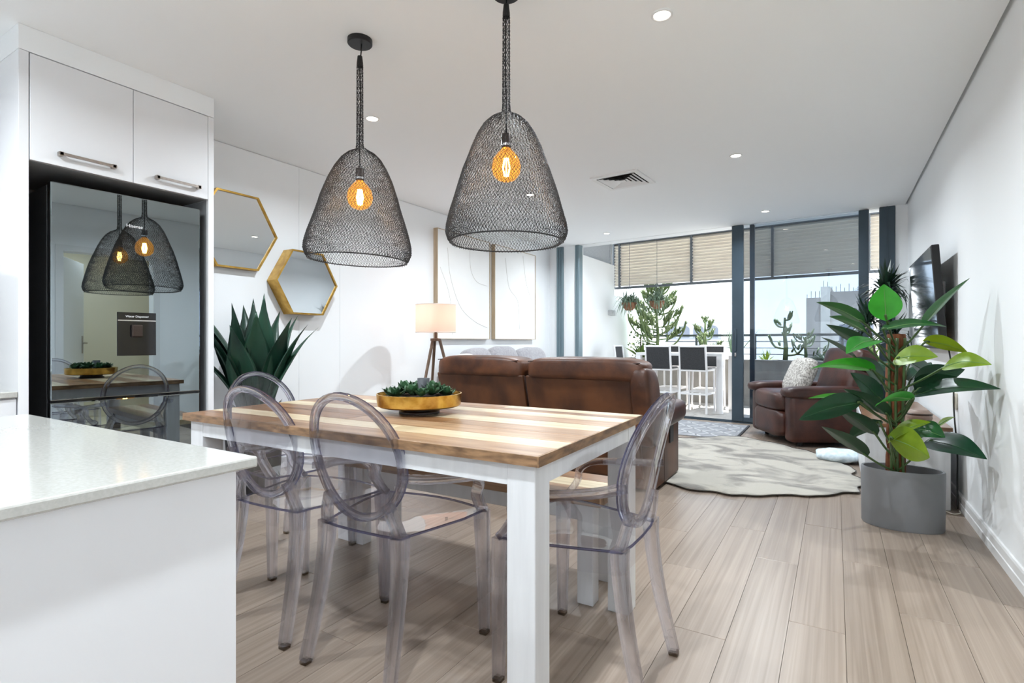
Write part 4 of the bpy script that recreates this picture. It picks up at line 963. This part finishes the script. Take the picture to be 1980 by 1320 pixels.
LVS = [  # base px, base depth, tip px, tip depth, apparent width px, true width, material, face, droop
    ((1713, 614), 2.98, (1709, 549), 2.93, 58, .17, LF_BRIGHT, 1, .02), ((1786, 628), 3.00, (1876, 537), 2.79, 15, .13, LF_MID, -1, .05),
    ((1668, 622), 3.08, (1578, 584), 3.20, 23, .13, LF_MID, 1, .10), ((1672, 640), 3.16, (1603, 612), 3.34, 17, .12, LF_MID, 1, .10),
    ((1672, 668), 3.05, (1597, 627), 3.10, 24, .12, LF_DARK, 1, .04), ((1655, 692), 3.16, (1588, 652), 3.35, 9, .10, LF_DARK, 1, .03),
    ((1690, 658), 2.95, (1636, 684), 2.80, 35, .15, LF_BRIGHT, -1, .12), ((1688, 716), 2.98, (1566, 713), 2.92, 22, .15, LF_BRIGHT, 1, .14),
    ((1708, 637), 2.99, (1832, 632), 2.88, 17, .13, LF_MID, 1, .16), ((1735, 693), 2.93, (1814, 690), 2.70, 38, .15, LF_LIME, 1, .10),
    ((1790, 660), 3.06, (1873, 683), 2.90, 25, .13, LF_LIME, -1, .14), ((1830, 708), 2.86, (1918, 705), 2.62, 32, .14, LF_LIME, 1, .20),
    ((1776, 742), 3.12, (1866, 714), 3.00, 46, .18, LF_DARK, 1, .10), ((1768, 764), 3.00, (1936, 752), 2.56, 30, .17, LF_DARK, 1, .12),
    ((1664, 778), 2.96, (1544, 812), 2.90, 46, .17, LF_DARK, 1, .10), ((1650, 772), 3.14, (1562, 770), 3.24, 11, .12, LF_BRIGHT, 1, .08),
    ((1674, 880), 2.98, (1588, 824), 2.90, 27, .13, LF_DARK, 1, .06), ((1702, 772), 3.02, (1644, 720), 3.02, 36, .14, LF_DARK, -1, .05),
    ((1716, 802), 2.97, (1630, 751), 2.92, 28, .14, LF_DARK, 1, .06), ((1766, 772), 2.90, (1692, 786), 2.76, 14, .11, LF_BRIGHT, 1, .16),
    ((1722, 846), 2.88, (1798, 884), 2.62, 56, .19, LF_LIME, -1, .10), ((1722, 852), 2.95, (1800, 816), 2.72, 22, .15, LF_LIME, 1, .14),
    ((1768, 828), 2.98, (1828, 846), 2.80, 38, .15, LF_MID, 1, .10), ((1798, 852), 3.00, (1909, 888), 2.64, 44, .18, LF_DARK, 1, .10),
    ((1816, 822), 3.04, (1846, 806), 2.98, 9, .07, LF_LIME, 1, .08), ((1692, 838), 3.04, (1618, 790), 3.06, 30, .14, LF_DARK, 1, .05),
    ((1705, 735), 3.20, (1655, 690), 3.40, 30, .15, LF_DARK, 1, .06), ((1775, 752), 3.05, (1850, 728), 2.88, 34, .16, LF_DARK, -1, .08), ((1700, 815), 3.18, (1640, 850), 3.36, 26, .14, LF_DARK, 1, .08),
    ((1760, 700), 3.20, (1822, 745), 3.30, 24, .14, LF_DARK, 1, .05), ((1752, 725), 3.25, (1690, 700), 3.45, 26, .14, LF_DARK, -1, .06), ((1760, 735), 3.25, (1800, 700), 3.42, 26, .14, LF_DARK, 1, .06)]
for b, db, t_, dt, wp, W, mt, fc, dr_ in LVS:
    leaf(P(*b, db), P(*t_, dt), wp, W, mt, fc, dr_, ribm=RIB if mt in (LF_BRIGHT, LF_LIME, LF_MID) else RIBD, heart=.12)

# dracaena in the corner by the window
dc = thing('dracaena_plant', 'tall spiky dracaena in the corner beside the window', 'plant', (.455, 7.10, 0))
MB().lathe([(.0, 0), (.12, 0), (.15, .28), (.14, .285), (.13, .25), (.0, .25)], 28, caps=False).build('pot', POTB, dc, smooth='auto')
for tip, n, base in (((.02, .0, 1.68), 100, (.02, 0, .25)), ((-.15, -.08, 1.32), 70, (-.03, -.02, .25)), ((.08, -.10, 1.18), 40, (.05, .03, .25))):
    T = Vector(tip); m = MB().tube(curve_pts([base, (Vector(base)+T)/2+Vector((.03, 0, 0)), T], 6), .011, 8); m.build('stem', DRACS, dc, smooth=True)
    for k in range(n):
        el = random.uniform(-.35, 1.35); az = random.uniform(0, 2*PI); L_ = random.uniform(.24, .37)
        u = Vector((math.cos(az)*math.cos(el), math.sin(az)*math.cos(el), math.sin(el))); s_ = Vector((-math.sin(az), math.cos(az), 0))*.015
        a = T+Vector((0, 0, random.uniform(-.10, .04))); b = a+u*L_*.55; c_ = a+u*L_+Vector((0, 0, -.30*L_*math.cos(el)**2))
        if c_.x > .22 or c_.y > .27: c_ = Vector((min(c_.x, .22), min(c_.y, .27), c_.z)); b = Vector((min(b.x, .21), min(b.y, .26), b.z))
        MB().add([a-s_*.6, a+s_*.6, b+s_, c_, b-s_], [(0, 1, 2, 4), (4, 2, 3)]).build('leaf', DRAC, dc)

# ================================================================ balcony furniture and planting
def rot2(x, y): return (x, y)
bt = thing('bar_table', 'white bar table on the balcony', 'table', (-2.06, 8.80, -.004), FRZ)
MB().rbox(-.70, .66, -.36, .36, .86, .905, r=.006).build('top', PWHITE, bt)
for sx_ in (-.66, .62):
    for sy in (-.32, .32): MB().rbox(sx_-.04, sx_+.04, sy-.04, sy+.04, 0, .86, r=.004).build('leg', PWHITE, bt)
def make_stool():
    t = thing('bar_stool', '', 'stool')
    for s_ in (-1, 1):
        MB().tube([(s_*.20, .20, 0), (s_*.19, .19, .66)], .014, sec=rsec(1, 1, .4), up=(0, 1, 0)).build('leg', PWHITE, t)
        MB().tube([(s_*.205, -.23, 0), (s_*.20, -.20, .62), (s_*.195, -.25, 1.02)], .014, sec=rsec(1, 1, .4), up=(0, 1, 0)).build('leg', PWHITE, t)
    MB().box(-.2, .2, .185, .205, .28, .31).box(-.2, .2, -.225, -.205, .28, .31).box(-.21, -.19, -.21, .2, .28, .31).box(.19, .21, -.21, .2, .28, .31).build('foot_rail', PWHITE, t)
    MB().rbox(-.20, .20, -.21, .20, .63, .66, r=.008).build('seat_frame', PWHITE, t)
    MB().rbox(-.17, .17, -.18, .18, .655, .668, r=.004).build('seat', MESHB, t)
    MB().add([(-.185, -.208, .66), (.185, -.208, .66), (.185, -.252, 1.0), (-.185, -.252, 1.0), (-.185, -.216, .66), (.185, -.216, .66), (.185, -.260, 1.0), (-.185, -.260, 1.0)],
             [(0, 1, 2, 3), (7, 6, 5, 4), (0, 4, 5, 1), (2, 6, 7, 3), (0, 3, 7, 4), (1, 5, 6, 2)]).build('backrest', MESHB, t)
    MB().tube([(-.195, -.255, 1.01), (.195, -.255, 1.01)], .014, sec=rsec(1, 1, .4)).build('top_rail', PWHITE, t)
    return t
st = make_stool()
stools = [((-1.815, 8.50), FRZ, 'white bar stool with a black mesh back, right of the two facing away'), ((-2.355, 8.56), FRZ, 'white bar stool with a black mesh back, left of the two facing away'),
          ((-1.80, 9.22), FRZ+PI, 'white bar stool on the far side of the bar table, to the right'), ((-2.42, 9.28), FRZ+PI, 'white bar stool on the far side of the bar table, to the left'),
          ((-2.95, 8.80), FRZ-PI/2+.1, 'white bar stool at the left end of the bar table, by the balcony wall')]
for i, ((x, y), a, lab) in enumerate(stools):
    o = st if i == 0 else copy_tree(st)
    o.location = (x, y, -.004); o.rotation_euler = (0, 0, a); tag(o, lab, 'stool', 'bar stools round the balcony table')

def tree_thing(name, lab, loc, h, seed, mat, spread=.5, thick=.05, nb=9, levels=2, cat='plant', tip_leaf=True, start=.18):
    rnd = random.Random(seed); t = thing(name, lab, cat, loc)
    MB().tube([(0, 0, -.05), (.02*h, 0, h*.35), (-.01*h, .01*h, h*.7), (0, 0, h)], [thick, thick*.85, thick*.6, thick*.38], 8).build('trunk', mat, t, smooth=True)
    for k in range(nb):
        z = h*(start+(.94-start)*k/(nb-1)); az = k*2.4+rnd.uniform(-.3, .3); L_ = spread*h*(1.05-.75*(z/h)**1.5)
        u = Vector((math.cos(az), math.sin(az), 0)); m = MB()
        p0 = Vector((0, 0, z)); p1 = p0+u*L_*.55+Vector((0, 0, L_*.10)); p2 = p0+u*L_*.85+Vector((0, 0, L_*.5)); p3 = p2+u*L_*.06+Vector((0, 0, L_*.3))
        m.tube(curve_pts([p0, p1, p2, p3], 4), thick*.42, 6)
        for q in range(levels*5):
            a = p0.lerp(p2, rnd.uniform(.3, 1)); a.z = p0.z+(p2.z-p0.z)*((a-p0).length/max(.01, (p2-p0).length))
            az2 = az+rnd.uniform(-1.4, 1.4); d_ = Vector((math.cos(az2)*.55, math.sin(az2)*.55, 1)).normalized()*rnd.uniform(.10, .2)*max(.6, h*.6)
            m.tube([a, a+d_*.55, a+d_], [thick*.32, thick*.42, thick*.22], 6)
            if tip_leaf:
                for e in range(4):
                    d2 = (d_+Vector((rnd.uniform(-.09, .09), rnd.uniform(-.09, .09), .03))).normalized()*.07
                    b = a+d_*rnd.uniform(.6, 1.0); m.tube([b, b+d2], [thick*.20, thick*.10], 5)
        m.build('branch', mat, t, smooth=True)
    return t
tree_thing('euphorbia_tree', 'tall branching euphorbia tree standing in the planter behind the bar table', (-2.93, 10.17, .70), 1.45, 3, EUPH, .44, .036, 24, 4, 'tree')
tree_thing('cactus_plant', 'small branching cactus seen through the tinted pane', (-.72, 9.98, .70), .78, 11, EUPH, .42, .042, 6, 1, tip_leaf=False)
tree_thing('cactus_plant', 'low spreading cactus seen through the tinted pane, just left of the concrete building', (-.42, 9.97, .70), .46, 17, EUPH, .8, .030, 6, 1, tip_leaf=False)
tree_thing('euphorbia_shrub', 'young euphorbia in the planter right of the tall tree', (-2.02, 10.10, .70), .72, 21, EUPH, .45, .035, 7, 2)
def rosette(name, lab, loc, n, L0, wd, mat, el0=.2, el1=1.4, seed=1, droop=.25):
    rnd = random.Random(seed); t = thing(name, lab, 'plant', loc)
    for k in range(n):
        el = rnd.uniform(el0, el1); az = k*2.399+rnd.uniform(-.2, .2); L_ = L0*rnd.uniform(.75, 1.1)
        u = Vector((math.cos(az)*math.cos(el), math.sin(az)*math.cos(el), math.sin(el))); s_ = Vector((-math.sin(az), math.cos(az), 0))*wd
        a = Vector((0, 0, 0)); b = u*L_*.5; c_ = u*L_+Vector((0, 0, -droop*L_*math.cos(el))); nn = u.cross(s_).normalized()*wd*.35
        MB().add([a-s_*.5, a+nn, a+s_*.5, b-s_, b+nn, b+s_, c_], [(0, 1, 4, 3), (1, 2, 5, 4), (3, 4, 6), (4, 5, 6), (0, 3, 6, 5, 2)]).build('leaf', mat, t)
    return t
rosette('spiky_plant', 'lime green bromeliad in the planter seen through the tinted pane', (-1.0, 10.0, .72), 22, .26, .016, OUTY, seed=4)
rosette('spiky_plant', 'broad strappy plant by the corner of the white balcony wall', (-3.22, 10.2, .72), 26, .46, .026, OUTG, .4, 1.4, seed=6)
rosette('spiky_plant', 'strappy green plant left of the tall euphorbia', (-2.70, 10.15, .72), 20, .34, .020, OUTG, .4, 1.4, seed=8)
rosette('spiky_plant', 'thin reed-like plant next to the dark sliding frame', (-1.55, 10.05, .72), 14, .80, .010, OUTGREY, .9, 1.45, seed=9, droop=.1)
rosette('spiky_plant', 'small green plant on the planter between the two mesh stools', (-2.28, 10.1, .72), 16, .24, .018, OUTG, .3, 1.4, seed=12)
rosette('grass_tuft', 'soft grey-green tuft in the planter behind the armchair', (-.12, 9.92, .72), 70, .30, .007, OUTGREY, .5, 1.5, seed=14)
rosette('spiky_plant', 'leafy plant in the planter at the far right behind the houseplants', (.45, 9.9, .72), 24, .5, .02, OUTG, .4, 1.4, seed=15)
def bush(name, lab, loc, s, mat, n, seed, root=.1):
    rnd = random.Random(seed); t = thing(name, lab, 'shrub', loc); m = MB()
    for k in range(n):
        q = Vector((rnd.gauss(0, .4)*s[0], rnd.gauss(0, .4)*s[1], abs(rnd.gauss(.5, .3))*s[2])); d_ = Vector((rnd.uniform(-1, 1), rnd.uniform(-1, 1), rnd.uniform(-.2, 1))).normalized()*.06
        if loc[0] > -3.6 and q.x+loc[0] < -3.48: continue
        sd = d_.cross(Vector((0, 0, 1))).normalized()*.02
        m.add([q, q+d_*.5+sd, q+d_, q+d_*.5-sd], [(0, 1, 2, 3)])
    stuff(m.build('foliage', mat, t)); MB().tube([(0, 0, -root), (0, 0, s[2]*.6)], .015, 6).build('stem', DRACS, t)
    return t
bush('leafy_shrub', 'yellow-green leafy shrub beside the white balcony wall', (-3.28, 10.30, .72), (.32, .22, .85), OUTG, 420, 5)
bush('leafy_shrub', 'bright lime foliage peeping over the low balcony wall', (-3.95, 9.95, 1.80), (.09, .14, .42), OUTY, 140, 6, 1.82)
def basket(x, y, z, lab, seed):
    t = thing('hanging_basket', lab, 'basket', (x, y, z), group='hanging baskets')
    MB().lathe([(.0, -.10), (.06, -.095), (.115, -.03), (.135, .04), (.125, .045), (.0, .03)], 24, caps=False).build('basket', TERRA, t, smooth='auto')
    for k in range(3):
        a = 2*PI*k/3; MB().tube([(.13*math.cos(a), .13*math.sin(a), .04), (0, 0, .36)], .003, 5).build('chain', RAILM, t)
    MB().tube([(0, 0, .36), (0, 0, 2.984-z)], .003, 5).build('hanger', RAILM, t)
    rnd = random.Random(seed); m = MB()
    for k in range(150):
        az = rnd.uniform(0, 2*PI); el = rnd.uniform(-.2, 1.4); L_ = rnd.uniform(.16, .36); u = Vector((math.cos(az)*math.cos(el), math.sin(az)*math.cos(el), math.sin(el)))
        s_ = Vector((-math.sin(az), math.cos(az), 0))*.009; a = Vector((rnd.uniform(-.08, .08), rnd.uniform(-.08, .08), .03)); b = a+u*L_*.6; c_ = a+u*L_+Vector((0, 0, -.22*math.cos(el)))
        m.add([a-s_, a+s_, b+s_, c_, b-s_], [(0, 1, 2, 4), (4, 2, 3)])
    stuff(m.build('foliage', OUTGREY, t))
basket(-3.18, 9.32, 1.735, 'hanging basket of grasses nearer the balcony wall', 1); basket(-2.665, 9.27, 1.745, 'hanging basket in front of the tall euphorbia', 2)
tag(MB().rbox(-3.57, -3.50, 9.28, 9.50, 1.56, 1.66, r=.01).build('wall_light', LOUVREG), 'small grey box light on the white balcony wall', 'wall light')

# ---------------------------------------------------------------- far buildings and ground
bA = thing('apartment_building', 'far white apartment block with rows of arched windows', 'building', (*P(1338, 660, 70).xy, 0), YAW-math.radians(19))
MB().box(-3.4, 3.6, 0, 8, -14, 3.55).build('wall', BWHITE, bA)
MB().box(-3.6, 3.8, -.3, 8, 3.55, 3.75).build('roof', BWHITE, bA)
for r_, z in enumerate((1.6, -.9, -3.4)):
    for k in range(4):
        x = -2.7+1.75*k; pts = [(x-.65, z), (x+.65, z)]+[(x+.65*math.cos(PI*q/8), z+1.0+.55*math.sin(PI*q/8)) for q in range(9)]
        MB().add([(a, -.04, b) for a, b in pts]+[(a, .06, b) for a, b in pts], [tuple(range(11)), tuple(range(21, 10, -1))]+[(j, (j+1) % 11, 11+(j+1) % 11, 11+j) for j in range(11)]).build('window', BWIN, bA)
    MB().box(-3.5, 3.7, -.35, 0, z-.45, z-.25).build('ledge', BWHITE, bA)
bB = thing('concrete_building', 'bare concrete building under construction seen through the tinted pane', 'building', (*P(1620, 660, 45).xy, 0), YAW-math.radians(34))
MB().box(-2.35, -1.25, 0, 6, -14, 4.85).build('side_block', CONC2, bB)
MB().box(-1.25, -.55, -.15, 6, -14, 5.75).build('stair_tower', CONC3, bB)
MB().box(-.55, 4.5, .05, 6, 3.25, 5.30).build('top_band', CONC2, bB)
MB().box(-.55, 4.5, .1, 6, -14, 3.25).build('wall', CONC3, bB)
for k in range(3): MB().box(.1+1.4*k, 1.1+1.4*k, .06, .12, .6, 2.5).build('window', BWIN, bB)
for k in range(22): 
    x = -2.3+.31*k; z = 4.85 if x < -1.25 else (5.75 if x < -.55 else 5.3)
    MB().box(x-.02, x+.02, .3, .34, z, z+random.uniform(.3, .7)).build('rebar', RAILM, bB)
gr = struct(MB().box(-400, 400, 12, 500, -14.2, -14).build('ground', HAZEG))
